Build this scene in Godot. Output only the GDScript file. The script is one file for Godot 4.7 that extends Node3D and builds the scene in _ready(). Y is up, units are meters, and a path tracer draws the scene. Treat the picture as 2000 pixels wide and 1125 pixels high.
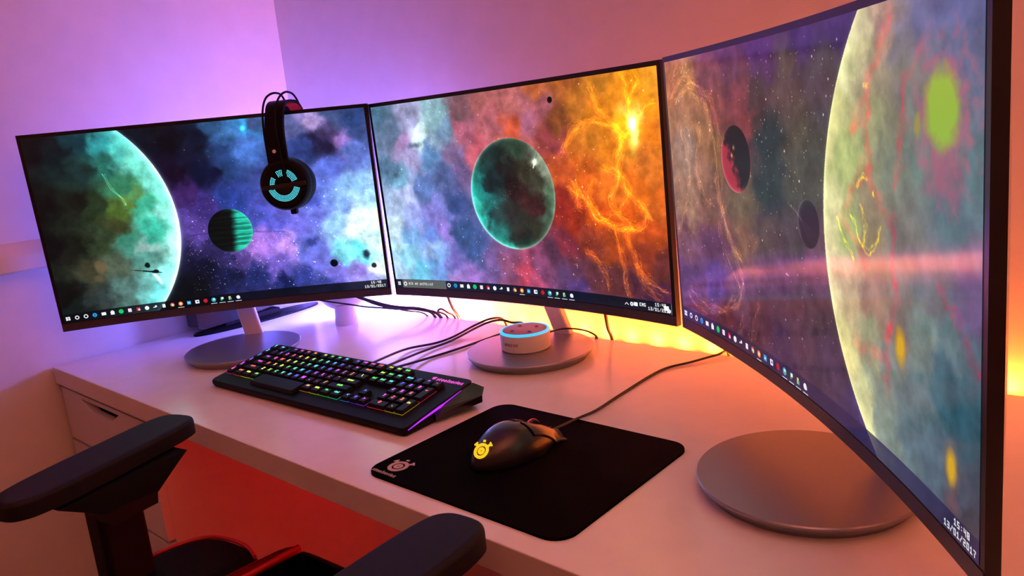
extends Node3D
# A desk in the corner of a room at night: three curved monitors, coloured light behind them.
# World axes: the corner of the room is x = 0, z = 0; x runs along the back wall, z towards the viewer, y up from the floor.

const T := 0.74                     # height of the desk top
const MON_W := 0.6245
const MON_H := 0.3688
const MON_R := 1.8                  # radius of the curved panels

var taken := {}
var mats := {}
var rng := RandomNumberGenerator.new()

class Builder:
	var v := PackedVector3Array()
	var n := PackedVector3Array()
	var t := PackedVector2Array()
	var ix := PackedInt32Array()
	func add(p: Vector3, nn: Vector3, uv := Vector2.ZERO) -> int:
		v.append(p); n.append(nn.normalized()); t.append(uv)
		return v.size() - 1
	func tri(a: int, b: int, c: int) -> void:
		var g := (v[b] - v[a]).cross(v[c] - v[a])
		if g.dot(n[a] + n[b] + n[c]) > 0.0:
			ix.append(a); ix.append(c); ix.append(b)
		else:
			ix.append(a); ix.append(b); ix.append(c)
	func quad(a: int, b: int, c: int, d: int) -> void:
		tri(a, b, c); tri(a, c, d)
	func face(p: Array, nn: Vector3) -> void:
		var k := []
		for q in p: k.append(add(q, nn))
		for i in range(1, k.size() - 1): tri(k[0], k[i], k[i + 1])
	func box(c: Vector3, s: Vector3) -> void:
		for ax in 3:
			for sg in [-1.0, 1.0]:
				var nn := Vector3.ZERO
				nn[ax] = sg
				var a := (ax + 1) % 3
				var b := (ax + 2) % 3
				var q := []
				for w in [[-1, -1], [1, -1], [1, 1], [-1, 1]]:
					var p := c
					p[ax] += sg * s[ax] / 2.0
					p[a] += w[0] * s[a] / 2.0
					p[b] += w[1] * s[b] / 2.0
					q.append(p)
				face(q, nn)
	func mesh() -> ArrayMesh:
		var arr := []
		arr.resize(Mesh.ARRAY_MAX)
		arr[Mesh.ARRAY_VERTEX] = v
		arr[Mesh.ARRAY_NORMAL] = n
		arr[Mesh.ARRAY_TEX_UV] = t
		arr[Mesh.ARRAY_INDEX] = ix
		var m := ArrayMesh.new()
		m.add_surface_from_arrays(Mesh.PRIMITIVE_TRIANGLES, arr)
		return m

func _ready() -> void:
	rng.seed = 7
	# ---- camera, air, exposure
	var cam := Camera3D.new()
	cam.name = "camera"
	add_child(cam)
	cam.fov = 41.7325
	cam.near = 0.02
	cam.transform = Transform3D(Basis(Vector3(0.7503, -0.0906, -0.6548), Vector3(-0.0695, 0.9743, -0.2144), Vector3(0.6574, 0.2064, 0.7247)).orthonormalized(), Vector3(1.6443, T + 0.3765, 1.0516))
	cam.current = true
	var we := WorldEnvironment.new()
	we.name = "environment"
	var env := Environment.new()
	env.background_mode = Environment.BG_COLOR
	env.background_color = Color(0, 0, 0)
	env.tonemap_mode = Environment.TONE_MAPPER_LINEAR
	env.tonemap_exposure = 1.0
	env.sdfgi_enabled = true
	env.ssao_enabled = true
	env.ssil_enabled = true
	we.environment = env
	add_child(we)
	make_materials()
	build_room()
	build_desk()
	build_drawers()
	build_led_strips()
	build_monitors()
	build_corner_lamp()
	build_console()
	build_floor_lamp()
	build_chair()
	build_headset()
	build_keyboard()
	build_mouse_pad()
	build_mouse()
	build_speaker()
	build_cables()

# ------------------------------------------------------------------ naming and adding
func numbered(called: String) -> String:
	var k: int = taken.get(called, 0)
	taken[called] = k + 1
	return called if k == 0 else "%s_%03d" % [called, k]

func tag(o: Node, label: String, category: String, group := "") -> void:
	o.set_meta("label", label)
	o.set_meta("category", category)
	if group: o.set_meta("group", group)

func thing(called: String, label: String, category: String, at: Transform3D, group := "") -> Node3D:
	var o := Node3D.new()
	o.name = numbered(called)
	add_child(o)
	o.transform = at
	tag(o, label, category, group)
	return o

func part(called: String, mesh: Mesh, mat: Material, parent: Node, at := Transform3D.IDENTITY) -> MeshInstance3D:
	var o := MeshInstance3D.new()
	o.name = called
	o.mesh = mesh
	o.material_override = mat
	parent.add_child(o, true)
	o.transform = at
	return o

func structure(called: String, mesh: Mesh, mat: Material, at := Vector3.ZERO) -> MeshInstance3D:
	var o := part(called, mesh, mat, self, Transform3D(Basis.IDENTITY, at))
	o.set_meta("kind", "structure")
	return o

func at(x: float, y: float, z: float, turn := 0.0) -> Transform3D:
	return Transform3D(Basis(Vector3.UP, turn), Vector3(x, y, z))

func area_light(parent: Node, called: String, size: Vector2, color: Color, energy: float, where: Transform3D) -> void:
	var l := AreaLight3D.new()
	l.name = called
	l.area_size = size
	l.light_color = color
	l.light_energy = energy
	l.area_range = 8.0
	l.area_attenuation = 2.0
	l.shadow_enabled = true
	parent.add_child(l, true)
	l.transform = where

# ------------------------------------------------------------------ shapes
func rbox(size: Vector3, r: float, k := 2) -> ArrayMesh:
	var b := Builder.new()
	add_rbox(b, Transform3D.IDENTITY, size, r, k)
	return b.mesh()

func add_rbox(b: Builder, xf: Transform3D, size: Vector3, r: float, k := 2) -> void:
	var h := size / 2.0 - Vector3.ONE * r
	var lon := []
	for q in 4:
		for i in k + 1:
			lon.append([q * PI / 2 + i * PI / 2 / k, 1.0 if q in [0, 3] else -1.0, 1.0 if q in [0, 1] else -1.0])
	var lat := []
	for i in k + 1: lat.append([-PI / 2 + i * PI / 2 / k, -1.0])
	for i in k + 1: lat.append([i * PI / 2 / k, 1.0])
	var start := b.v.size()
	for la in lat:
		for lo in lon:
			var nn := Vector3(cos(la[0]) * cos(lo[0]), sin(la[0]), cos(la[0]) * sin(lo[0]))
			b.add(xf * (nn * r + Vector3(lo[1] * h.x, la[1] * h.y, lo[2] * h.z)), xf.basis * nn)
	var w := lon.size()
	for i in lat.size() - 1:
		for j in w:
			var j2 := (j + 1) % w
			b.quad(start + i * w + j, start + i * w + j2, start + (i + 1) * w + j2, start + (i + 1) * w + j)
	for row in [0, lat.size() - 1]:
		var o: int = start + row * w
		b.quad(o, o + k + 1, o + 2 * (k + 1), o + 3 * (k + 1))

func smooth_path(p: Array, per := 8) -> Array:
	var out := []
	for i in p.size() - 1:
		var a: Vector3 = p[max(i - 1, 0)]
		var d: Vector3 = p[min(i + 2, p.size() - 1)]
		for k in per:
			out.append(p[i].cubic_interpolate(p[i + 1], a, d, float(k) / per))
	out.append(p[-1])
	return out

func add_tube(b: Builder, path: Array, r, seg := 8) -> void:
	var side := Vector3.UP
	var rows := []
	for i in path.size():
		var d: Vector3 = (path[min(i + 1, path.size() - 1)] - path[max(i - 1, 0)]).normalized()
		if i == 0 and absf(d.dot(side)) > 0.9: side = Vector3.RIGHT
		side = (side - d * d.dot(side)).normalized()
		var other := d.cross(side)
		var rr: float = r[i] if r is Array else r
		var row := []
		for k in seg:
			var a := TAU * k / seg
			var nn := side * cos(a) + other * sin(a)
			row.append(b.add(path[i] + nn * rr, nn, Vector2(float(k) / seg, i)))
		rows.append(row)
	for i in rows.size() - 1:
		for k in seg:
			var k2 := (k + 1) % seg
			b.quad(rows[i][k], rows[i][k2], rows[i + 1][k2], rows[i + 1][k])
	for e in [0, rows.size() - 1]:
		var d: Vector3 = path[0] - path[1] if e == 0 else path[-1] - path[-2]
		var ring := []
		for k in seg: ring.append(b.v[rows[e][k]])
		b.face(ring, d)

func tube(path: Array, r, seg := 8) -> ArrayMesh:
	var b := Builder.new()
	add_tube(b, path, r, seg)
	return b.mesh()

func add_lathe(b: Builder, xf: Transform3D, prof: Array, seg := 48, smooth := 0.8) -> void:
	var m := prof.size()
	var segn := []
	for i in m - 1:
		var d: Vector2 = prof[i + 1] - prof[i]
		segn.append(Vector2(d.y, -d.x).normalized())
	for i in m - 1:
		var na: Vector2 = segn[i]
		var nb: Vector2 = segn[i]
		if i > 0 and segn[i - 1].dot(segn[i]) > smooth: na = (segn[i - 1] + segn[i]).normalized()
		if i < m - 2 and segn[i + 1].dot(segn[i]) > smooth: nb = (segn[i + 1] + segn[i]).normalized()
		var ra := []
		var rb := []
		for k in seg + 1:
			var a := TAU * k / seg
			var c := cos(a)
			var s := sin(a)
			ra.append(b.add(xf * Vector3(prof[i].x * c, prof[i].y, prof[i].x * s), xf.basis * Vector3(na.x * c, na.y, na.x * s), Vector2(float(k) / seg, prof[i].x)))
			rb.append(b.add(xf * Vector3(prof[i + 1].x * c, prof[i + 1].y, prof[i + 1].x * s), xf.basis * Vector3(nb.x * c, nb.y, nb.x * s), Vector2(float(k) / seg, prof[i + 1].x)))
		for k in seg:
			if prof[i].x < 1e-6: b.tri(ra[k], rb[k], rb[k + 1])
			elif prof[i + 1].x < 1e-6: b.tri(ra[k], rb[k], ra[k + 1])
			else: b.quad(ra[k], ra[k + 1], rb[k + 1], rb[k])

# profile listed from the bottom outwards and up, so that its right-hand side is the outside
func lathe(prof: Array, seg := 48, smooth := 0.8) -> ArrayMesh:
	var b := Builder.new()
	add_lathe(b, Transform3D.IDENTITY, prof, seg, smooth)
	return b.mesh()

# polygon in its own x-y plane, thickness along z from 0 to depth
func add_prism(b: Builder, xf: Transform3D, poly: PackedVector2Array, depth: float) -> void:
	if Geometry2D.is_polygon_clockwise(poly):
		poly = poly.duplicate()
		poly.reverse()
	var tri := Geometry2D.triangulate_polygon(poly)
	for e in [[0.0, -1.0], [depth, 1.0]]:
		var o := b.v.size()
		for p in poly: b.add(xf * Vector3(p.x, p.y, e[0]), xf.basis * Vector3(0, 0, e[1]), p)
		for i in range(0, tri.size(), 3): b.tri(o + tri[i], o + tri[i + 1], o + tri[i + 2])
	var m := poly.size()
	var en := []
	for i in m:
		var d := poly[(i + 1) % m] - poly[i]
		en.append(Vector2(d.y, -d.x).normalized())
	for i in m:
		var nx := (i + 1) % m
		var na: Vector2 = en[i]
		var nb: Vector2 = en[i]
		if en[i].dot(en[(i - 1 + m) % m]) > 0.8: na = (en[i] + en[(i - 1 + m) % m]).normalized()
		if en[i].dot(en[nx]) > 0.8: nb = (en[i] + en[nx]).normalized()
		var n0 := xf.basis * Vector3(na.x, na.y, 0)
		var n1 := xf.basis * Vector3(nb.x, nb.y, 0)
		var q := [b.add(xf * Vector3(poly[i].x, poly[i].y, 0), n0), b.add(xf * Vector3(poly[nx].x, poly[nx].y, 0), n1), b.add(xf * Vector3(poly[nx].x, poly[nx].y, depth), n1), b.add(xf * Vector3(poly[i].x, poly[i].y, depth), n0)]
		b.quad(q[0], q[1], q[2], q[3])

func prism(poly: PackedVector2Array, depth: float, xf := Transform3D.IDENTITY) -> ArrayMesh:
	var b := Builder.new()
	add_prism(b, xf, poly, depth)
	return b.mesh()

func round_rect(x0: float, y0: float, x1: float, y1: float, r: float, k := 6) -> PackedVector2Array:
	var p := PackedVector2Array()
	for c in [[x1 - r, y1 - r, 0.0], [x0 + r, y1 - r, 90.0], [x0 + r, y0 + r, 180.0], [x1 - r, y0 + r, 270.0]]:
		for i in k + 1:
			var a: float = deg_to_rad(c[2] + 90.0 * i / k)
			p.append(Vector2(c[0] + r * cos(a), c[1] + r * sin(a)))
	return p

# a surface from a grid of points, normals from its neighbours; outward tells which way it faces
func grid(f: Callable, nu: int, nv: int, outward: Vector3, wrap := false) -> ArrayMesh:
	var b := Builder.new()
	add_grid(b, f, nu, nv, outward, wrap)
	return b.mesh()

func add_grid(b: Builder, f: Callable, nu: int, nv: int, outward: Vector3, wrap := false) -> void:
	var p := []
	for i in nu + 1:
		var row := []
		for j in nv + 1: row.append(f.call(float(i) / nu, float(j) / nv))
		p.append(row)
	var mid := Vector3.ZERO
	for row in p:
		for q in row: mid += q
	mid /= (nu + 1) * (nv + 1)
	var o := b.v.size()
	for i in nu + 1:
		for j in nv + 1:
			var ia: int = i - 1 if i > 0 else (nu - 1 if wrap else 0)
			var ib: int = i + 1 if i < nu else (1 if wrap else nu)
			var du: Vector3 = p[ib][j] - p[ia][j]
			var dv: Vector3 = p[i][mini(j + 1, nv)] - p[i][maxi(j - 1, 0)]
			if du.length() < 1e-7: du = p[ib][clampi(j, 1, nv - 1)] - p[ia][clampi(j, 1, nv - 1)]
			var nn := du.cross(dv)
			var want: Vector3 = outward if outward != Vector3.ZERO else p[i][j] - mid
			if nn.length() < 1e-12: nn = want
			if nn.dot(want) < 0.0: nn = -nn
			b.add(p[i][j], nn, Vector2(float(i) / nu, float(j) / nv))
	for i in nu:
		for j in nv:
			var a := o + i * (nv + 1) + j
			b.quad(a, a + 1, a + nv + 2, a + nv + 1)

func words(text: String, height: float, depth := 0.0003) -> TextMesh:
	var m := TextMesh.new()
	var f := SystemFont.new()
	f.font_names = PackedStringArray(["Droid Sans"])
	f.font_weight = 700
	m.font = f
	m.text = text
	m.font_size = 32
	m.pixel_size = height / 24.0
	m.depth = depth
	m.curve_step = 4.0
	return m

# round emblem: a ring, a disc with a pin-hole inside it, and three knobs on top
func emblem(r: float, thick: float) -> ArrayMesh:
	var b := Builder.new()
	for ring in [[0.62, 1.0], [0.09, 0.47]]:
		for k in 36:
			var a := TAU * k / 36
			var c := TAU * (k + 1) / 36
			var q := PackedVector2Array([Vector2(cos(a), sin(a)) * ring[0] * r, Vector2(cos(a), sin(a)) * ring[1] * r, Vector2(cos(c), sin(c)) * ring[1] * r, Vector2(cos(c), sin(c)) * ring[0] * r])
			add_prism(b, Transform3D.IDENTITY, q, thick)
	for knob in [[48.0, 0.95, 1.32, 0.16, 1.52, 0.3], [95.0, 1.16, 1.2, 0.17, 1.42, 0.17], [146.0, 0.95, 1.22, 0.16, 1.42, 0.27]]:
		var d := Vector2.from_angle(deg_to_rad(knob[0]))
		var s := d.orthogonal()
		add_prism(b, Transform3D.IDENTITY, PackedVector2Array([(d * knob[1] + s * knob[3]) * r, (d * knob[2] + s * knob[3]) * r, (d * knob[2] - s * knob[3]) * r, (d * knob[1] - s * knob[3]) * r]), thick)
		add_prism(b, Transform3D.IDENTITY, PackedVector2Array([(d * knob[2] + s * knob[5]) * r, (d * knob[4] + s * knob[5]) * r, (d * knob[4] - s * knob[5]) * r, (d * knob[2] - s * knob[5]) * r]), thick)
	return b.mesh()

# ------------------------------------------------------------------ materials
func mat(called: String, color: Color, rough := 0.6, metal := 0.0, spec := 0.5) -> StandardMaterial3D:
	var m := StandardMaterial3D.new()
	m.resource_name = called
	m.albedo_color = color
	m.roughness = rough
	m.metallic = metal
	m.metallic_specular = spec
	mats[called] = m
	return m

func glow(called: String, color: Color, energy: float) -> StandardMaterial3D:
	var m := mat(called, Color(0.05, 0.05, 0.05), 0.5)
	m.emission_enabled = true
	m.emission = color
	m.emission_energy_multiplier = energy
	return m

func noise_tex(freq: float, lo: Color, hi: Color, size := 512, normal := false, strength := 2.0, seed_ := 1) -> NoiseTexture2D:
	var t := NoiseTexture2D.new()
	t.width = size
	t.height = size
	t.seamless = true
	var f := FastNoiseLite.new()
	f.seed = seed_
	f.frequency = freq
	f.fractal_octaves = 4
	t.noise = f
	if normal:
		t.as_normal_map = true
		t.bump_strength = strength
	else:
		var g := Gradient.new()
		g.set_color(0, lo)
		g.set_color(1, hi)
		t.color_ramp = g
	return t

func triplanar(m: StandardMaterial3D, scale: float, color_tex: Texture2D, normal_tex: Texture2D, bump := 0.3) -> void:
	m.uv1_triplanar = true
	m.uv1_world_triplanar = true
	m.uv1_scale = Vector3.ONE * scale
	m.albedo_texture = color_tex
	if normal_tex:
		m.normal_enabled = true
		m.normal_texture = normal_tex
		m.normal_scale = bump

func make_materials() -> void:
	var fine := noise_tex(0.02, Color(0.97, 0.97, 0.97), Color(1, 1, 1))
	var bumps := noise_tex(0.06, Color.BLACK, Color.WHITE, 512, true, 3.0, 3)
	triplanar(mat("wall_paint", Color(0.88, 0.87, 0.86), 0.85), 1.3, fine, bumps, 0.04)
	triplanar(mat("ceiling_paint", Color(0.9, 0.9, 0.89), 0.9), 1.1, fine, bumps, 0.1)
	triplanar(mat("floor_wood", Color(0.5, 0.36, 0.25), 0.5), 0.8, noise_tex(0.01, Color(0.75, 0.72, 0.7), Color(1, 1, 1), 512, false, 1.0, 9), bumps, 0.1)
	triplanar(mat("desk_white", Color(0.9, 0.89, 0.88), 0.2), 2.1, noise_tex(0.015, Color(0.97, 0.97, 0.97), Color(1, 1, 1), 512, false, 1.0, 4), bumps, 0.03)
	triplanar(mat("drawer_white", Color(0.87, 0.86, 0.85), 0.45), 2.1, fine, bumps, 0.05)
	mat("drawer_inside", Color(0.55, 0.5, 0.45), 0.8)
	mat("bezel_black", Color(0.03, 0.03, 0.032), 0.3)
	mat("chin_grey", Color(0.34, 0.33, 0.35), 0.35, 0.7)
	mat("rear_white", Color(0.9, 0.9, 0.91), 0.2)
	var brushed := mat("brushed_metal", Color(0.58, 0.58, 0.61), 0.34, 0.8)
	brushed.normal_enabled = true
	brushed.normal_texture = noise_tex(0.2, Color.BLACK, Color.WHITE, 256, true, 2.0, 5)
	brushed.uv1_triplanar = true
	brushed.uv1_scale = Vector3(20, 20, 20)
	brushed.normal_scale = 0.06
	mat("neck_metal", Color(0.84, 0.83, 0.85), 0.4, 0.25)
	mat("rubber", Color(0.035, 0.033, 0.035), 0.55)
	mat("black_plastic", Color(0.06, 0.06, 0.068), 0.45, 0.0, 0.22)
	mat("black_gloss", Color(0.09, 0.08, 0.085), 0.15)
	mat("key_black", Color(0.06, 0.06, 0.07), 0.42, 0.0, 0.28)
	mat("mouse_shell", Color(0.06, 0.055, 0.06), 0.3, 0.0, 0.5)
	mat("white_plastic", Color(0.9, 0.89, 0.88), 0.4)
	mat("lamp_white", Color(0.93, 0.92, 0.93), 0.3)
	var cloth := mat("pad_cloth", Color(0.022, 0.02, 0.023), 0.95, 0.0, 0.14)
	triplanar(cloth, 14.0, noise_tex(0.12, Color(0.75, 0.75, 0.75), Color(1, 1, 1), 256, false, 1.0, 6), noise_tex(0.3, Color.BLACK, Color.WHITE, 256, true, 4.0, 6), 0.4)
	mat("pad_print", Color(0.72, 0.68, 0.7), 0.8)
	var leather := mat("chair_black", Color(0.035, 0.03, 0.03), 0.6, 0.0, 0.22)
	triplanar(leather, 6.0, noise_tex(0.08, Color(0.8, 0.8, 0.8), Color(1, 1, 1), 256, false, 1.0, 8), noise_tex(0.15, Color.BLACK, Color.WHITE, 256, true, 3.0, 8), 0.25)
	mat("chair_red", Color(0.66, 0.03, 0.04), 0.5)
	mat("arm_pad", Color(0.075, 0.072, 0.085), 0.6, 0.0, 0.3)
	mat("arm_frame", Color(0.05, 0.05, 0.055), 0.6, 0.0, 0.3)
	mat("steel", Color(0.6, 0.6, 0.62), 0.3, 1.0)
	mat("headset_red", Color(0.75, 0.06, 0.12), 0.7)
	mat("speaker_top", Color(0.16, 0.1, 0.12), 0.28)
	mat("speaker_print", Color(0.5, 0.47, 0.46), 0.6)
	mat("strip_tape", Color(0.85, 0.82, 0.75), 0.6)
	glow("ring_glow", Color(0.25, 0.78, 1.0), 1.1)
	glow("headset_glow", Color(0.36, 0.93, 1.0), 1.7)
	glow("keyboard_glow", Color(0.72, 0.16, 0.95), 1.2)
	glow("logo_glow", Color(1.0, 0.34, 0.85), 1.0)
	glow("mouse_glow", Color(1.0, 0.80, 0.12), 1.0)
	glow("wheel_glow", Color(0.95, 0.12, 0.25), 0.8)

const LEFT_SKY := [21,53,18,14,18, 12,347,14,12,14, 22,857,10,14,14, 351,2,12,18,30, 403,65,10,12,22, 474,104,15,20,40, 544,7,40,70,110, 584,68,60,110,170, 625,48,60,150,220, 622,157,70,110,190, 556,201,35,60,110, 487,272,12,18,45, 412,259,20,12,30, 431,374,60,35,95, 470,438,60,45,120, 549,424,40,60,140, 619,523,70,80,180, 676,591,90,90,200, 668,1,60,80,130, 807,11,120,110,165, 835,56,170,145,200, 900,26,60,75,120, 964,24,40,60,110, 971,134,60,80,140, 877,118,70,60,105, 827,151,30,30,65, 871,186,40,35,70, 770,73,90,95,150, 792,186,45,60,120, 905,164,160,120,200, 947,240,90,110,190, 863,281,90,110,210, 825,359,100,120,220, 934,405,140,190,245, 893,513,130,170,245, 953,580,235,255,255, 916,632,230,255,255, 868,624,150,200,250, 977,469,170,220,250, 982,730,210,250,250, 921,779,120,240,245, 870,800,130,225,245, 980,877,235,255,255, 808,556,110,120,225, 739,602,110,105,215, 652,674,150,110,215, 602,694,170,120,220, 697,712,185,140,230, 550,743,90,70,150, 475,699,40,35,80, 441,576,80,60,140, 436,779,15,18,40, 510,824,20,25,60, 586,869,30,40,95, 655,823,110,90,190, 761,723,100,110,210, 786,816,110,110,215, 846,886,120,110,215, 912,897,150,130,225, 746,899,50,60,140, 676,947,20,30,80, 393,889,10,14,22, 369,974,10,16,20, 809,940,60,70,150, 958,949,150,150,225, 720,285,40,50,110, 784,466,70,85,190]
const LEFT_PLANET := [21,53,18,14,18, 12,347,14,12,14, 84,91,15,22,28, 13,569,12,12,14, 22,857,10,14,14, 146,35,20,50,60, 216,46,45,140,145, 253,93,80,190,180, 301,184,110,215,195, 333,300,120,225,205, 359,474,150,240,225, 367,619,180,250,240, 323,814,140,230,225, 281,923,110,215,215, 140,209,25,45,45, 199,192,35,95,85, 243,311,50,120,90, 292,404,60,170,140, 149,375,35,48,32, 217,417,70,95,42, 259,369,90,125,60, 306,549,60,180,155, 242,592,50,120,100, 155,573,45,58,38, 182,723,75,88,72, 261,683,80,140,130, 108,734,58,58,42, 82,585,20,25,20, 196,873,80,115,110, 258,858,105,175,170, 120,883,45,55,55, 43,921,18,25,25, 108,367,22,24,20, 275,628,140,180,175, 200,498,55,60,35]
const CENTRE_SKY := [18,30,70,105,130, 57,145,90,110,140, 146,78,150,150,190, 112,206,160,130,180, 187,168,220,250,255, 245,93,130,170,180, 276,174,110,140,170, 344,83,110,75,85, 423,47,160,90,90, 535,42,170,95,95, 626,13,175,90,50, 712,8,160,85,40, 334,182,175,95,120, 385,263,190,90,105, 452,148,175,95,105, 581,142,165,95,120, 637,105,150,80,90, 523,182,200,85,60, 685,157,130,70,40, 660,267,140,60,65, 756,102,190,110,40, 827,9,180,110,35, 870,79,220,130,30, 932,50,230,140,25, 977,40,235,150,40, 973,136,240,140,30, 919,213,255,240,140, 885,226,240,170,30, 967,255,230,120,30, 780,235,200,115,35, 832,177,215,120,30, 743,297,200,105,35, 857,307,220,120,30, 946,375,210,110,40, 686,384,190,80,40, 751,432,205,90,30, 831,479,225,110,35, 924,501,220,105,30, 983,542,215,100,35, 675,546,140,40,35, 705,617,150,45,30, 791,591,205,80,25, 872,610,210,85,25, 948,649,190,75,30, 681,713,120,45,60, 751,708,140,55,40, 833,725,160,65,30, 911,762,140,55,35, 987,796,100,45,45, 640,789,85,50,75, 580,870,130,70,110, 522,902,190,70,95, 467,881,130,75,110, 651,887,90,60,100, 742,851,95,50,60, 825,864,90,45,50, 904,897,80,40,55, 964,953,70,35,60, 700,954,80,55,110, 557,937,170,75,110, 391,861,115,90,150, 306,922,150,110,190, 253,842,110,100,180, 286,703,55,80,130, 339,783,60,85,140, 281,541,60,80,140, 256,380,75,90,140, 318,359,110,90,140, 286,278,120,100,140, 204,296,90,130,180, 124,288,170,160,210, 72,393,110,160,190, 36,335,80,110,140, 36,532,160,180,215, 104,479,180,190,235, 113,591,150,160,225, 168,455,90,115,175, 195,593,130,125,210, 228,676,150,125,215, 164,704,105,135,215, 81,704,120,170,225, 33,762,175,220,235, 24,646,190,215,230, 69,820,140,205,235, 28,909,165,195,225, 102,906,110,195,230, 171,845,110,165,225, 204,929,110,150,215, 166,789,150,180,230, 243,955,165,130,205]
const CENTRE_PLANET := [367,466,32,145,135, 365,596,42,165,150, 350,543,60,190,175, 439,293,25,45,45, 517,264,45,65,52, 427,443,25,40,45, 502,446,35,25,28, 563,376,48,46,36, 618,356,130,140,120, 643,499,90,120,95, 568,546,60,32,34, 535,497,48,28,30, 490,596,45,45,45, 413,596,35,60,65, 424,700,35,130,125, 458,751,40,145,130, 519,697,40,40,38, 578,645,50,52,42, 618,595,60,80,65, 534,747,25,50,42, 401,518,30,110,108, 602,450,60,60,48, 480,371,28,28,30]
const RIGHT_SKY := [28,57,170,100,70, 97,101,165,110,70, 193,78,115,60,75, 283,57,95,50,80, 408,46,75,40,90, 556,31,60,40,85, 684,10,55,40,80, 63,190,160,110,80, 154,247,150,100,65, 227,198,120,60,55, 316,170,110,50,60, 398,175,50,40,45, 497,126,75,60,60, 617,125,60,55,65, 73,340,150,115,100, 138,410,150,100,80, 215,333,120,80,50, 331,248,115,50,55, 429,292,35,45,50, 542,261,75,65,55, 590,311,65,60,55, 54,534,145,105,85, 176,515,110,70,60, 311,492,100,80,60, 418,442,35,45,48, 534,382,70,65,58, 40,677,110,70,80, 186,659,85,50,80, 302,611,120,85,65, 409,568,70,60,55, 524,567,60,55,55, 52,816,80,50,95, 174,794,80,50,110, 289,771,95,60,80, 441,683,80,52,72, 573,636,85,55,72, 65,934,95,45,60, 211,913,85,40,50, 345,887,80,45,60, 492,786,85,55,70, 585,743,75,55,65, 272,996,70,40,60, 444,937,65,45,75, 613,870,65,50,75, 706,958,55,45,90]
const RIGHT_PLANET := [740,43,200,190,140, 694,110,205,205,150, 643,246,200,195,130, 625,434,215,210,150, 624,630,215,200,150, 666,784,215,205,140, 724,906,205,205,150, 686,304,175,185,115, 750,138,160,150,120, 760,244,150,150,110, 694,481,160,175,110, 755,409,140,125,95, 792,53,165,130,110, 841,80,120,115,125, 886,53,105,105,140, 948,66,95,100,140, 985,89,85,90,125, 814,193,125,120,100, 862,194,110,115,110, 894,286,100,120,115, 986,361,85,110,115, 946,414,75,105,110, 810,345,115,120,105, 833,444,110,110,100, 751,523,140,125,90, 689,618,190,165,130, 748,618,155,120,105, 830,594,130,115,110, 914,528,105,105,110, 966,470,100,95,112, 986,534,105,85,125, 745,716,150,150,120, 800,757,115,130,125, 878,635,110,130,125, 946,609,90,115,120, 986,624,70,95,110, 769,873,130,145,135, 851,792,95,115,120, 923,721,55,95,110, 966,712,45,85,100, 987,764,50,80,95, 850,884,90,110,120, 911,877,80,100,115, 966,911,70,75,90, 987,950,60,58,68]
var FILAMENTS := [[Vector2(0.897, 0.003), Vector2(0.907, 0.106), Vector2(0.919, 0.213), Vector2(0.883, 0.267), Vector2(0.861, 0.371), Vector2(0.887, 0.479), Vector2(0.930, 0.543), Vector2(0.950, 0.606)], [Vector2(0.691, 0.315), Vector2(0.732, 0.219), Vector2(0.800, 0.184), Vector2(0.862, 0.223), Vector2(0.882, 0.277), Vector2(0.874, 0.329)], [Vector2(0.699, 0.453), Vector2(0.730, 0.500), Vector2(0.777, 0.546), Vector2(0.807, 0.613), Vector2(0.869, 0.655), Vector2(0.917, 0.640)], [Vector2(0.717, 0.442), Vector2(0.761, 0.546), Vector2(0.782, 0.603), Vector2(0.838, 0.634), Vector2(0.894, 0.642)], [Vector2(0.784, 0.433), Vector2(0.763, 0.512), Vector2(0.783, 0.591), Vector2(0.822, 0.624)], [Vector2(0.919, 0.213), Vector2(0.959, 0.164), Vector2(0.988, 0.129)], [Vector2(0.919, 0.213), Vector2(0.913, 0.127), Vector2(0.940, 0.052), Vector2(0.934, 0.011)], [Vector2(0.800, 0.046), Vector2(0.819, 0.133), Vector2(0.863, 0.202), Vector2(0.891, 0.257)], [Vector2(0.877, 0.654), Vector2(0.895, 0.763), Vector2(0.930, 0.859), Vector2(0.989, 0.904)], [Vector2(0.838, 0.634), Vector2(0.855, 0.768), Vector2(0.864, 0.904), Vector2(0.870, 0.949)], [Vector2(0.874, 0.329), Vector2(0.865, 0.436), Vector2(0.836, 0.523), Vector2(0.857, 0.589), Vector2(0.902, 0.630)], [Vector2(0.922, 0.543), Vector2(0.943, 0.585), Vector2(0.925, 0.640), Vector2(0.877, 0.654)], [Vector2(0.731, 0.477), Vector2(0.724, 0.535), Vector2(0.742, 0.569)], [Vector2(0.901, 0.807), Vector2(0.924, 0.894), Vector2(0.965, 0.942)], [Vector2(0.748, 0.756), Vector2(0.794, 0.821), Vector2(0.806, 0.914)], [Vector2(0.820, 0.391), Vector2(0.867, 0.414), Vector2(0.895, 0.479), Vector2(0.866, 0.566), Vector2(0.807, 0.602)]]
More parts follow.
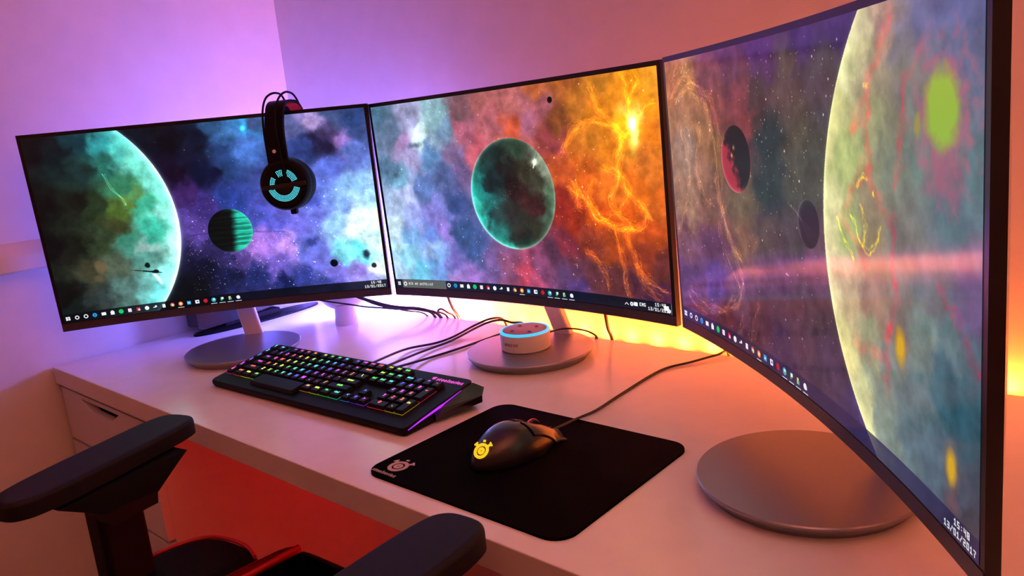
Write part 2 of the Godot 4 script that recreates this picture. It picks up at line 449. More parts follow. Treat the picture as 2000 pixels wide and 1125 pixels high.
var WISPS := [[Vector2(0.020, 0.131), Vector2(0.075, 0.072), Vector2(0.122, 0.086), Vector2(0.173, 0.161), Vector2(0.198, 0.265), Vector2(0.210, 0.386), Vector2(0.222, 0.507), Vector2(0.246, 0.626), Vector2(0.296, 0.681)], [Vector2(0.043, 0.152), Vector2(0.109, 0.094), Vector2(0.187, 0.136), Vector2(0.224, 0.231), Vector2(0.228, 0.316)], [Vector2(0.097, 0.101), Vector2(0.123, 0.122), Vector2(0.144, 0.150)], [Vector2(0.234, 0.505), Vector2(0.204, 0.582), Vector2(0.230, 0.684), Vector2(0.278, 0.775), Vector2(0.262, 0.835), Vector2(0.188, 0.903), Vector2(0.091, 0.924), Vector2(0.033, 0.884)], [Vector2(0.058, 0.246), Vector2(0.080, 0.396), Vector2(0.054, 0.534), Vector2(0.006, 0.644)], [Vector2(0.350, 0.816), Vector2(0.334, 0.893), Vector2(0.293, 1.002)], [Vector2(0.281, 0.882), Vector2(0.264, 0.953), Vector2(0.245, 1.000)], [Vector2(0.048, 0.858), Vector2(0.106, 0.898), Vector2(0.190, 0.883), Vector2(0.252, 0.821)], [Vector2(0.142, 0.247), Vector2(0.118, 0.375), Vector2(0.136, 0.484), Vector2(0.176, 0.515)], [Vector2(0.197, 0.404), Vector2(0.224, 0.542), Vector2(0.275, 0.670), Vector2(0.294, 0.769), Vector2(0.261, 0.854)]]
var CRACKS := [[Vector2(0.806, 0.026), Vector2(0.781, 0.090), Vector2(0.757, 0.138), Vector2(0.747, 0.223), Vector2(0.751, 0.298), Vector2(0.743, 0.332), Vector2(0.776, 0.393), Vector2(0.807, 0.451), Vector2(0.812, 0.525), Vector2(0.810, 0.603), Vector2(0.788, 0.693)], [Vector2(0.747, 0.223), Vector2(0.704, 0.234), Vector2(0.749, 0.159)], [Vector2(0.744, 0.321), Vector2(0.705, 0.383), Vector2(0.680, 0.448), Vector2(0.708, 0.501), Vector2(0.736, 0.552)], [Vector2(0.875, 0.095), Vector2(0.851, 0.138), Vector2(0.838, 0.184), Vector2(0.830, 0.292), Vector2(0.810, 0.356)], [Vector2(0.914, 0.528), Vector2(0.935, 0.547), Vector2(0.956, 0.585), Vector2(0.981, 0.627), Vector2(1.001, 0.651)], [Vector2(0.699, 0.740), Vector2(0.743, 0.754), Vector2(0.800, 0.721)], [Vector2(0.802, 0.663), Vector2(0.793, 0.737), Vector2(0.784, 0.814)]]
var LAVA := [[Vector2(0.710, 0.380), Vector2(0.721, 0.352), Vector2(0.736, 0.337), Vector2(0.743, 0.349)], [Vector2(0.695, 0.450), Vector2(0.723, 0.497), Vector2(0.744, 0.514), Vector2(0.773, 0.483), Vector2(0.778, 0.448)], [Vector2(0.726, 0.414), Vector2(0.739, 0.458), Vector2(0.730, 0.495)], [Vector2(0.651, 0.467), Vector2(0.678, 0.510), Vector2(0.699, 0.546)], [Vector2(0.749, 0.157), Vector2(0.738, 0.160)], [Vector2(0.756, 0.369), Vector2(0.761, 0.385)]]

func lin(r: float, g: float, b: float) -> Color:
	return Color(r, g, b).linear_to_srgb()

# ------------------------------------------------------------------ the room
func plain_box(c: Vector3, s: Vector3) -> ArrayMesh:
	var b := Builder.new()
	b.box(c, s)
	return b.mesh()

func build_room() -> void:
	var w: Material = mats.wall_paint
	structure("floor", plain_box(Vector3(1.7, -0.05, 1.6), Vector3(3.7, 0.1, 3.6)), mats.floor_wood)
	structure("ceiling", plain_box(Vector3(1.7, 2.45, 1.6), Vector3(3.7, 0.1, 3.6)), mats.ceiling_paint)
	structure("wall_back", plain_box(Vector3(1.7, 1.2, -0.072), Vector3(3.6, 2.4, 0.1)), w)
	structure("wall_left", plain_box(Vector3(-0.054, 1.2, 1.6), Vector3(0.1, 2.4, 3.44)), w)
	structure("wall_right", plain_box(Vector3(3.45, 1.2, 1.6), Vector3(0.1, 2.4, 3.44)), w)
	structure("wall_front", plain_box(Vector3(1.7, 1.2, 3.25), Vector3(3.6, 2.4, 0.1)), w)
	# rail along the left wall: sloping top, upright face
	var rail := PackedVector2Array([Vector2(-0.004, T + 0.251), Vector2(0.022, T + 0.232), Vector2(0.024, T + 0.226), Vector2(0.024, T + 0.200), Vector2(0.020, T + 0.196), Vector2(-0.004, T + 0.196)])
	structure("trim_1", prism(rail, 3.2), w)

func build_desk() -> void:
	var d := thing("desk", "long white desk with a smooth top standing along the back wall", "desk", at(1.0, T, 0.3))
	part("table_top", rbox(Vector3(1.998, 0.034, 0.6), 0.0015, 1), mats.desk_white, d, at(0.0, -0.017, 0))
	for z in [-0.24, 0.24]:
		part("leg", lathe([Vector2(0, -T), Vector2(0.022, -T), Vector2(0.026, -T + 0.006), Vector2(0.026, -0.05), Vector2(0.04, -0.035), Vector2(0, -0.035)], 20), mats.drawer_white, d, at(0.93, 0, z))

func build_drawers() -> void:
	var x0 := 0.004
	var x1 := 0.388
	var top := T - 0.0355
	var c := thing("drawer_unit", "white drawer unit with slanted finger cut-outs under the left end of the desk", "drawers", at((x0 + x1) / 2, 0, 0.3))
	var w := x1 - x0
	var body := Builder.new()
	for s in [-1, 1]: body.box(Vector3(s * (w / 2 - 0.007), top / 2 + 0.01, -0.0045), Vector3(0.014, top - 0.02, 0.571))
	body.box(Vector3(0, top - 0.006, -0.01), Vector3(w - 0.028, 0.012, 0.56))
	body.box(Vector3(0, 0.03, -0.01), Vector3(w - 0.028, 0.02, 0.56))
	body.box(Vector3(0, top / 2, -0.285), Vector3(w - 0.028, top - 0.04, 0.006))
	part("body", body.mesh(), mats.drawer_white, c)
	for q in [[-1, -1], [1, -1], [-1, 1], [1, 1]]:
		part("foot", rbox(Vector3(0.03, 0.02, 0.03), 0.003, 1), mats.drawer_white, c, at(q[0] * (w / 2 - 0.03), 0.01, q[1] * 0.24))
	var y := top - 0.003
	for h in [0.108, 0.108, 0.108, 0.16, 0.16]:
		var dr := Node3D.new()
		dr.name = "drawer"
		c.add_child(dr, true)
		dr.position = Vector3(0, y - h, 0)
		var f := Builder.new()
		var zf := 0.281
		var hw := w / 2 - 0.0005
		var a: float = h - 0.011          # top of the cut-out
		var bt: float = h - 0.029         # bottom of the cut-out
		var cut := [Vector2(-0.092, a), Vector2(0.084, a), Vector2(0.048, bt), Vector2(-0.035, bt)]
		var xf := Transform3D(Basis.IDENTITY, Vector3(0, 0, zf))
		add_prism(f, xf, PackedVector2Array([Vector2(-hw, a), Vector2(hw, a), Vector2(hw, h - 0.003), Vector2(-hw, h - 0.003)]), 0.013)
		add_prism(f, xf, PackedVector2Array([Vector2(-hw, 0), Vector2(hw, 0), Vector2(hw, bt), Vector2(-hw, bt)]), 0.013)
		add_prism(f, xf, PackedVector2Array([Vector2(-hw, bt), cut[3], cut[0], Vector2(-hw, a)]), 0.013)
		add_prism(f, xf, PackedVector2Array([cut[2], Vector2(hw, bt), Vector2(hw, a), cut[1]]), 0.013)
		part("front_panel", f.mesh(), mats.drawer_white, dr)
		var tray := Builder.new()
		for s in [-1, 1]: tray.box(Vector3(s * (w / 2 - 0.03), h * 0.4, 0.0), Vector3(0.012, h * 0.7, 0.53))
		tray.box(Vector3(0, 0.012, 0), Vector3(w - 0.07, 0.006, 0.53))
		tray.box(Vector3(0, h * 0.4, -0.262), Vector3(w - 0.07, h * 0.7, 0.008))
		part("tray", tray.mesh(), mats.drawer_inside, dr)
		y -= h + 0.004

# ------------------------------------------------------------------ coloured light strips on the back edge of the desk
func led_strip(label: String, x0: float, x1: float, y: float, z: float, tilt: float, pitch: float, color_of: Callable, energy: float, group := "") -> void:
	var s := thing("led_strip", label, "light strip", Transform3D(Basis(Vector3.RIGHT, tilt), Vector3((x0 + x1) / 2, y, z)), group)
	part("tape", plain_box(Vector3.ZERO, Vector3(x1 - x0, 0.010, 0.0008)), mats.strip_tape, s)
	var n := int(round((x1 - x0) / pitch))
	var chip := rbox(Vector3(0.005, 0.005, 0.0016), 0.0004, 1)
	for i in n:
		var x := (i + 0.5) * (x1 - x0) / n - (x1 - x0) / 2
		var lc: Color = color_of.call(x + (x0 + x1) / 2)
		var key := "led_%s" % lc.to_html(false)
		var m: Material = mats[key] if mats.has(key) else glow(key, lc, 1.5)
		part("led_chip", chip, m, s, at(x, 0, -0.0012))
		area_light(s, "led_light", Vector2(0.005, 0.005), lc, energy, at(x, 0, -0.0026))

func build_led_strips() -> void:
	var hot := func(x: float) -> Color:
		return lin(1.0, 0.19, 0.06) if x < 0.6 else lin(1.0, 0.165, 0.014)
	var cool := func(x: float) -> Color:
		return lin(0.16, 0.11, 1.0) if x < 0.14 else (lin(0.32, 0.19, 1.0) if x < 0.3 else lin(0.85, 0.32, 0.9))
	led_strip("violet and pink light strip behind the desk near the corner", 0.02, 0.44, T - 0.008, -0.0045, deg_to_rad(74), 0.05, cool, 0.075)
	led_strip("orange light strip along the back edge of the desk", 0.46, 1.98, T - 0.008, -0.0045, deg_to_rad(74), 0.05, hot, 0.0245)
	var red := func(_x: float) -> Color: return lin(1.0, 0.004, 0.003)
	led_strip("red light strip under the desk by the back wall", 0.6, 1.9, T - 0.06, -0.016, deg_to_rad(180 + 15), 0.1, red, 0.028)

# ------------------------------------------------------------------ monitors
func mp(t: float, y: float, dz: float) -> Vector3:
	var a := asin(MON_W / 2 / MON_R) * t
	return Vector3((MON_R - dz) * sin(a), y, MON_R - (MON_R - dz) * cos(a))

func mn(t: float) -> Vector3:
	var a := asin(MON_W / 2 / MON_R) * t
	return Vector3(-sin(a), 0, cos(a))

func curved_slab(t0: float, t1: float, y0: float, y1: float, front: float, back: float, n := 32) -> ArrayMesh:
	var b := Builder.new()
	for e in [[front, 1.0], [back, -1.0]]:
		var last := []
		for i in n + 1:
			var t := lerpf(t0, t1, float(i) / n)
			var k := [b.add(mp(t, y0, e[0]), mn(t) * e[1]), b.add(mp(t, y1, e[0]), mn(t) * e[1])]
			if last: b.quad(last[0], k[0], k[1], last[1])
			last = k
	for e in [[y0, -1.0], [y1, 1.0]]:
		var last := []
		for i in n + 1:
			var t := lerpf(t0, t1, float(i) / n)
			var k := [b.add(mp(t, e[0], front), Vector3(0, e[1], 0)), b.add(mp(t, e[0], back), Vector3(0, e[1], 0))]
			if last: b.quad(last[0], k[0], k[1], last[1])
			last = k
	for e in [[t0, -1.0], [t1, 1.0]]:
		b.face([mp(e[0], y0, front), mp(e[0], y1, front), mp(e[0], y1, back), mp(e[0], y0, back)], Vector3(e[1], 0, 0))
	return b.mesh()

func monitor(label: String, base: Vector3, panel: Transform3D, picture: Image, shine: Color, energy: float) -> Node3D:
	var yaw := panel.basis.get_euler().y
	var root := thing("monitor", label, "monitor", at(base.x, base.y, base.z, yaw), "three curved monitors on the desk")
	var inv := root.transform.affine_inverse()
	var px := inv * panel
	var active := [-0.981, 0.981, 0.0160, 0.3620]   # left, right, bottom, top of the lit area
	part("bezel", curved_slab(-1.0, 1.0, 0.0, MON_H, 0.0, -0.0095), mats.bezel_black, root, px)
	part("chin", curved_slab(-0.999, 0.999, 0.0005, 0.0146, 0.0006, -0.002), mats.chin_grey, root, px)
	var sm := mat("screen_" + root.name, Color(0.008, 0.008, 0.008), 0.11, 0.0, 0.30)
	sm.emission_enabled = true
	sm.emission_texture = ImageTexture.create_from_image(picture)
	sm.emission_energy_multiplier = energy
	sm.texture_repeat = false
	var face := func(u: float, v: float) -> Vector3: return mp(lerpf(active[0], active[1], u), lerpf(active[3], active[2], v), 0.0004)
	part("screen", grid(face, 48, 4, Vector3(0, 0, 1)), sm, root, px)
	var shell := func(u: float, v: float) -> Vector3:
		var w := 2.0 * u - 1.0
		var h := 2.0 * v - 1.0
		var swell := pow(maxf(0.0, 1.0 - pow(absf(w), 3.0)), 0.7) * pow(maxf(0.0, 1.0 - pow(absf(h), 4.0)), 0.6)
		return mp(w * 0.998, 0.001 + v * (MON_H - 0.002), -0.009 - 0.04 * swell)
	part("rear_shell", grid(shell, 40, 20, Vector3(0, 0, -1)), mats.rear_white, root, px)
	# stand: a round foot and a flat neck that rises from its rear edge
	var r := 0.107
	part("stand_base", lathe([Vector2(0, 0.0), Vector2(r - 0.010, 0.0), Vector2(r - 0.009, 0.003), Vector2(r - 0.003, 0.0085), Vector2(r, 0.0125), Vector2(r, 0.0142), Vector2(r - 0.0012, 0.0154), Vector2(0, 0.0155)], 96, 0.9), mats.brushed_metal, root)
	var top := px * Vector3(0, 0.075, -0.038)
	var foot := Vector3(0.0, 0.004, -0.098)
	var nb := Builder.new()
	var up := top - foot
	var zz := up.cross(Vector3.RIGHT).normalized() * -1.0
	var xx := up.normalized().cross(zz).normalized()
	add_rbox(nb, Transform3D(Basis(xx, up.normalized(), zz), (top + foot) / 2), Vector3(0.036, up.length() + 0.008, 0.014), 0.0045, 3)
	part("stand_neck", nb.mesh(), mats.neck_metal, root)
	area_light(root, "screen_light", Vector2(0.58, 0.33), shine, 0.017, px * Transform3D(Basis(Vector3.UP, PI), Vector3(0, 0.19, 0.03)))
	return root

var left_panel: Transform3D

func panel_at(x: float, y: float, z: float, yaw: float, tilt: float, roll: float) -> Transform3D:
	return Transform3D(Basis(Vector3.UP, yaw) * Basis(Vector3.RIGHT, -tilt) * Basis(Vector3.BACK, roll), Vector3(x, T + y, z))

func build_monitors() -> void:
	left_panel = panel_at(0.2541, 0.0769, 0.3387, 0.8207, -0.0379, 0.0035)
	monitor("curved monitor showing a green planet and a headset hung on its top edge", Vector3(0.3113, T, 0.3612), left_panel, left_picture(), lin(0.6, 0.55, 0.75), 1.12)
	monitor("middle curved monitor showing a dark green planet between blue and orange clouds", Vector3(0.840, T, 0.1337), panel_at(0.8029, 0.0776, 0.0961, -0.0077, -0.026, 0.0046), centre_picture(), lin(0.9, 0.62, 0.5), 1.1)
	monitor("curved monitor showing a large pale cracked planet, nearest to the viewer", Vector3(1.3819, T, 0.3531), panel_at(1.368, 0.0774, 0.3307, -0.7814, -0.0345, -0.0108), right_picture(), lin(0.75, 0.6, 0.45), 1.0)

# ------------------------------------------------------------------ lamp, console, floor lamp
func build_corner_lamp() -> void:
	var l := thing("corner_lamp", "white bowl-shaped lamp on a round foot behind the left monitor", "lamp", at(0.318, T, 0.125))
	part("foot", lathe([Vector2(0, 0), Vector2(0.023, 0), Vector2(0.024, 0.002), Vector2(0.0205, 0.042), Vector2(0, 0.046)], 40), mats.lamp_white, l)
	var dir := Vector3(-0.62, 0.42, -0.66).normalized()
	var side := dir.cross(Vector3.UP).normalized()
	var bx := Basis(side, dir, side.cross(dir))
	var r := 0.059
	var c := Vector3(-0.021, 0.084, -0.017)
	var prof := []
	for i in 17:
		var a := -PI / 2 + (PI / 2 + 0.35) * i / 16.0
		prof.append(Vector2(r * cos(a), r * sin(a)))
	for i in 17:
		var a := 0.35 - (PI / 2 + 0.35) * i / 16.0
		prof.append(Vector2((r - 0.004) * cos(a), (r - 0.004) * sin(a)))
	part("bowl", lathe(prof, 48, 0.5), mats.lamp_white, l, Transform3D(bx, c))
	part("lamp_glass", lathe([Vector2(0, 0.010), Vector2(0.050, 0.010), Vector2(0.051, 0.012), Vector2(0.04, 0.018), Vector2(0, 0.021)], 40), glow("lamp_glow", lin(0.55, 0.32, 1.0), 2.0), l, Transform3D(bx, c))
	var o := OmniLight3D.new()
	o.name = "lamp_light"
	o.light_color = lin(0.17, 0.155, 1.0)
	o.light_energy = 0.3
	o.light_size = 0.035
	o.omni_range = 8.0
	o.omni_attenuation = 2.0
	o.shadow_enabled = true
	l.add_child(o)
	o.position = c + dir * 0.054

func build_console() -> void:
	var g := thing("game_console", "slim black console standing upright on a flat foot by the left wall", "console", at(0.046, T, 0.185))
	var foot := PackedVector2Array()
	for k in 40:
		var a := TAU * k / 40
		foot.append(Vector2(0.036 * cos(a) + 0.022, 0.158 * sin(a)))
	part("stand", prism(foot, 0.004, Transform3D(Basis(Vector3.RIGHT, PI / 2), Vector3(0, 0.004, 0))), mats.black_plastic, g)
	part("pedestal", rbox(Vector3(0.03, 0.012, 0.14), 0.002, 1), mats.black_plastic, g, at(0.0, 0.008, 0.01))
	var side := PackedVector2Array([Vector2(0.140, 0.010), Vector2(0.146, 0.016), Vector2(0.146, 0.27), Vector2(0.140, 0.276), Vector2(-0.134, 0.286), Vector2(-0.140, 0.28), Vector2(-0.140, 0.040), Vector2(-0.134, 0.034), Vector2(0.06, 0.013)])
	part("case", prism(side, 0.05, Transform3D(Basis(Vector3.UP, -PI / 2), Vector3(0.025, 0, 0))), mats.black_gloss, g)
	part("light_slot", plain_box(Vector3.ZERO, Vector3(0.002, 0.22, 0.003)), mats.black_plastic, g, at(0.025, 0.15, 0.07))

func build_floor_lamp() -> void:
	# uplighter: an opaque bowl sends its red-orange light to the ceiling
	var l := thing("floor_lamp", "tall uplighter with an opaque bowl throwing red-orange light at the ceiling", "lamp", at(2.1, 0, 1.0))
	part("base", lathe([Vector2(0, 0), Vector2(0.14, 0), Vector2(0.14, 0.015), Vector2(0.02, 0.03), Vector2(0, 0.03)], 40), mats.steel, l)
	part("pole", tube([Vector3(0, 0.02, 0), Vector3(0, 0.8, 0), Vector3(0, 1.47, 0)], 0.011, 12), mats.steel, l)
	part("bowl", lathe([Vector2(0, 1.465), Vector2(0.08, 1.48), Vector2(0.14, 1.53), Vector2(0.17, 1.60), Vector2(0.166, 1.60), Vector2(0.136, 1.534), Vector2(0.078, 1.485), Vector2(0, 1.47)], 48, 0.4), mats.lamp_white, l)
	part("bulb", lathe([Vector2(0, 1.475), Vector2(0.016, 1.48), Vector2(0.03, 1.52), Vector2(0.028, 1.55), Vector2(0.014, 1.57), Vector2(0, 1.573)], 24, 0.3), glow("bulb_glow", lin(1.0, 0.30, 0.2), 3.0), l)
	var o := OmniLight3D.new()
	o.name = "bulb_light"
	o.light_color = lin(1.0, 0.24, 0.12)
	o.light_energy = 2.35
	o.light_size = 0.03
	o.omni_range = 9.0
	o.omni_attenuation = 2.0
	o.shadow_enabled = true
	l.add_child(o)
	o.position = Vector3(0, 1.53, 0)

# ------------------------------------------------------------------ chair
func arm_pad(length: float, width: float) -> ArrayMesh:
	# long pad along z with drawn-in ends, flat top, crisp upper edge
	var l := length / 2
	var w := width / 2
	return cushion(PackedVector2Array([Vector2(-w, -l * 0.62), Vector2(-w * 0.86, -l * 0.9), Vector2(-w * 0.45, -l), Vector2(w * 0.45, -l), Vector2(w * 0.86, -l * 0.9), Vector2(w, -l * 0.62), Vector2(w, l * 0.55), Vector2(w * 0.8, l * 0.88), Vector2(w * 0.4, l), Vector2(-w * 0.4, l), Vector2(-w * 0.8, l * 0.88), Vector2(-w, l * 0.55)]), 0.021, 0.005)

func build_chair() -> void:
	var c := thing("gaming_chair", "black racing-style chair with red trim pulled up to the desk", "chair", at(0.90, 0, 0.86))
	# seat: two side wings with piping, red stripes, a middle cushion that reaches further forward
	var seat_y := T - 0.143
	var wing := PackedVector2Array()
	var arc := [Vector2(-0.262, 0.24), Vector2(-0.275, 0.05), Vector2(-0.281, -0.11), Vector2(-0.279, -0.185), Vector2(-0.262, -0.224), Vector2(-0.232, -0.242), Vector2(-0.180, -0.249), Vector2(-0.138, -0.241), Vector2(-0.130, -0.2), Vector2(-0.132, 0.0), Vector2(-0.138, 0.24)]
	for s in [1.0, -1.0]:
		var pl := PackedVector2Array()
		for p in arc: pl.append(Vector2(p.x * s, p.y))
		part("seat_wing", cushion(pl, 0.1, 0.022), mats.chair_black, c, at(0, seat_y, 0))
		var pipe := []
		for i in 8: pipe.append(Vector3((arc[i].x + 0.2) * 0.9 * s - 0.2 * s, seat_y - 0.003, (arc[i].y + 0.05) * 0.965 - 0.05))
		part("piping", tube(smooth_path(pipe, 6), 0.0028, 8), mats.chair_red, c)
		var st := PackedVector2Array([Vector2(-0.131 * s, -0.256), Vector2(-0.112 * s, -0.282), Vector2(-0.104 * s, -0.282), Vector2(-0.106 * s, 0.24), Vector2(-0.136 * s, 0.24)])
		part("red_stripe", cushion(st, 0.09, 0.004), mats.chair_red, c, at(0, seat_y + 0.002, 0))
	var midp := PackedVector2Array([Vector2(-0.106, -0.276), Vector2(-0.09, -0.284), Vector2(0.0, -0.29), Vector2(0.09, -0.284), Vector2(0.106, -0.276), Vector2(0.108, 0.24), Vector2(-0.108, 0.24)])
	part("seat_cushion", cushion(midp, 0.1, 0.012), mats.chair_black, c, at(0, seat_y + 0.002, 0))
	part("seat_pan", rbox(Vector3(0.46, 0.04, 0.44), 0.012, 2), mats.arm_frame, c, at(0, seat_y - 0.115, 0.01))
	# backrest
	var back := PackedVector2Array([Vector2(-0.21, 0.0), Vector2(-0.26, 0.2), Vector2(-0.24, 0.5), Vector2(-0.17, 0.72), Vector2(-0.14, 0.84), Vector2(0.14, 0.84), Vector2(0.17, 0.72), Vector2(0.24, 0.5), Vector2(0.26, 0.2), Vector2(0.21, 0.0)])
	part("backrest", cushion(back, 0.09, 0.03), mats.chair_black, c, Transform3D(Basis(Vector3.RIGHT, -1.33), Vector3(0, seat_y + 0.0, 0.27)) * Transform3D(Basis(Vector3.UP, PI), Vector3.ZERO))
	# arms
	for a in [[-0.238, -0.110, 0.33], [0.275, -0.115, 0.07]]:
		var arm := Node3D.new()
		arm.name = "armrest"
		c.add_child(arm, true)
		arm.position = Vector3(a[0], T + 0.030, a[1])
		part("pad", arm_pad(0.262, 0.076), mats.arm_pad, arm, at(0, 0, 0, a[2]))
		var px: float = a[0]
		var s := signf(px)
		# bracket that flares under the pad, then the post
		var br := PackedVector2Array([Vector2(-0.085, -0.026), Vector2(0.085, -0.026), Vector2(0.07, -0.036), Vector2(0.034, -0.062), Vector2(0.032, -0.075), Vector2(-0.028, -0.075), Vector2(-0.034, -0.058), Vector2(-0.055, -0.044)])
		var bb := Builder.new()
		add_prism(bb, Transform3D(Basis(Vector3.UP, PI / 2 + a[2] * 0.6), Vector3(0.022 * -s, 0, 0) + Vector3(-0.022, 0, 0)), br, 0.044)
		part("bracket", bb.mesh(), mats.arm_frame, arm)
		var post := Builder.new()
		add_rbox(post, at(0, -0.175, 0, a[2] * 0.6), Vector3(0.036, 0.24, 0.06), 0.008, 2)
		add_rbox(post, Transform3D(Basis.IDENTITY, Vector3(-s * 0.07, -0.30, 0.0)), Vector3(0.19, 0.02, 0.07), 0.006, 2)
		part("post", post.mesh(), mats.arm_frame, arm)
	part("gas_lift", tube([Vector3(0, 0.1, 0.02), Vector3(0, 0.25, 0.02), Vector3(0, seat_y - 0.13, 0.02)], [0.03, 0.028, 0.02], 16), mats.arm_frame, c)
	for k in 5:
		var d := Vector3(cos(TAU * k / 5 + 0.3), 0, sin(TAU * k / 5 + 0.3))
		var ft := part("foot", tube([Vector3(0, 0.11, 0.02), Vector3(0, 0.1, 0.02) + d * 0.15, Vector3(0, 0.075, 0.02) + d * 0.3], [0.03, 0.024, 0.018], 10), mats.arm_frame, c)
		var cb := Builder.new()
		for sd in [-1.0, 1.0]:
			var pp: Vector3 = Vector3(0, 0.03, 0.02) + d * 0.3 + d.cross(Vector3.UP) * 0.012 * sd
			add_lathe(cb, Transform3D(Basis(d, d.cross(Vector3.UP), Vector3.UP), pp), [Vector2(0, -0.008), Vector2(0.026, -0.008), Vector2(0.03, -0.004), Vector2(0.03, 0.004), Vector2(0.026, 0.008), Vector2(0, 0.008)], 20)
		part("caster", cb.mesh(), mats.black_plastic, ft)

# upholstered block over a plan outline (x, z): flat bottom, upright sides, edge rounded by r
func cushion(plan: PackedVector2Array, h: float, r: float) -> ArrayMesh:
	var b := Builder.new()
	if Geometry2D.is_polygon_clockwise(plan):
		plan = plan.duplicate()
		plan.reverse()
	var fine := PackedVector2Array()
	var m := plan.size()
	for i in m:
		for k in 4: fine.append(plan[i].lerp(plan[(i + 1) % m], k / 4.0))
	for q in 2:
		var sm := PackedVector2Array()
		for i in fine.size(): sm.append(fine[i] * 0.5 + (fine[(i - 1 + fine.size()) % fine.size()] + fine[(i + 1) % fine.size()]) * 0.25)
		fine = sm
	m = fine.size()
	var nn := []
	for i in m:
		var d := fine[(i + 1) % m] - fine[(i - 1 + m) % m]
		nn.append(Vector2(d.y, -d.x).normalized())
	var levels := [[0.0, -h, 0.0]]
	for k in 6:
		var a := PI / 2 * k / 5
		levels.append([r * (1.0 - cos(a)), -r + r * sin(a), a])
	levels.append([r * 1.2, 0.0006, PI / 2])
	var rows := []
	for l in levels:
		var row := []
		for i in m:
			var p: Vector2 = fine[i] - nn[i] * l[0]
			row.append(b.add(Vector3(p.x, l[1], p.y), Vector3(nn[i].x * cos(l[2]), sin(l[2]), nn[i].y * cos(l[2]))))
		rows.append(row)
	for j in rows.size() - 1:
		for i in m: b.quad(rows[j][i], rows[j][(i + 1) % m], rows[j + 1][(i + 1) % m], rows[j + 1][i])
	for e in [0, rows.size() - 1]:
		var flat := PackedVector2Array()
		for i in m: flat.append(Vector2(b.v[rows[e][i]].x, b.v[rows[e][i]].z))
		var tri := Geometry2D.triangulate_polygon(flat)
		var o := b.v.size()
		for i in m: b.add(b.v[rows[e][i]], Vector3(0, -1 if e == 0 else 1, 0))
		for i in range(0, tri.size(), 3): b.tri(o + tri[i], o + tri[i + 1], o + tri[i + 2])
	return b.mesh()

# ------------------------------------------------------------------ headset hung over the left monitor (built in the panel's own axes)
func add_ribbon(b: Builder, path: Array, width_dir: Vector3, width: float, thick: float) -> void:
	var rows := []
	for i in path.size():
		var d: Vector3 = (path[mini(i + 1, path.size() - 1)] - path[maxi(i - 1, 0)]).normalized()
		var w := (width_dir - d * d.dot(width_dir)).normalized()
		var n := d.cross(w).normalized()
		var row := []
		for q in [[-1, -1], [1, -1], [1, 1], [-1, 1]]:
			row.append(path[i] + w * (q[0] * width / 2) + n * (q[1] * thick / 2))
		rows.append([row, n, w])
	for i in rows.size() - 1:
		for f in [[0, 1, 1, -1.0], [2, 3, 1, 1.0], [1, 2, 2, 1.0], [3, 0, 2, -1.0]]:
			var na: Vector3 = rows[i][f[2]] * f[3]
			var nb: Vector3 = rows[i + 1][f[2]] * f[3]
			var k := [b.add(rows[i][0][f[0]], na), b.add(rows[i][0][f[1]], na), b.add(rows[i + 1][0][f[1]], nb), b.add(rows[i + 1][0][f[0]], nb)]
			b.quad(k[0], k[1], k[2], k[3])
	b.face(rows[0][0], path[0] - path[1])
	b.face(rows[-1][0], path[-1] - path[-2])

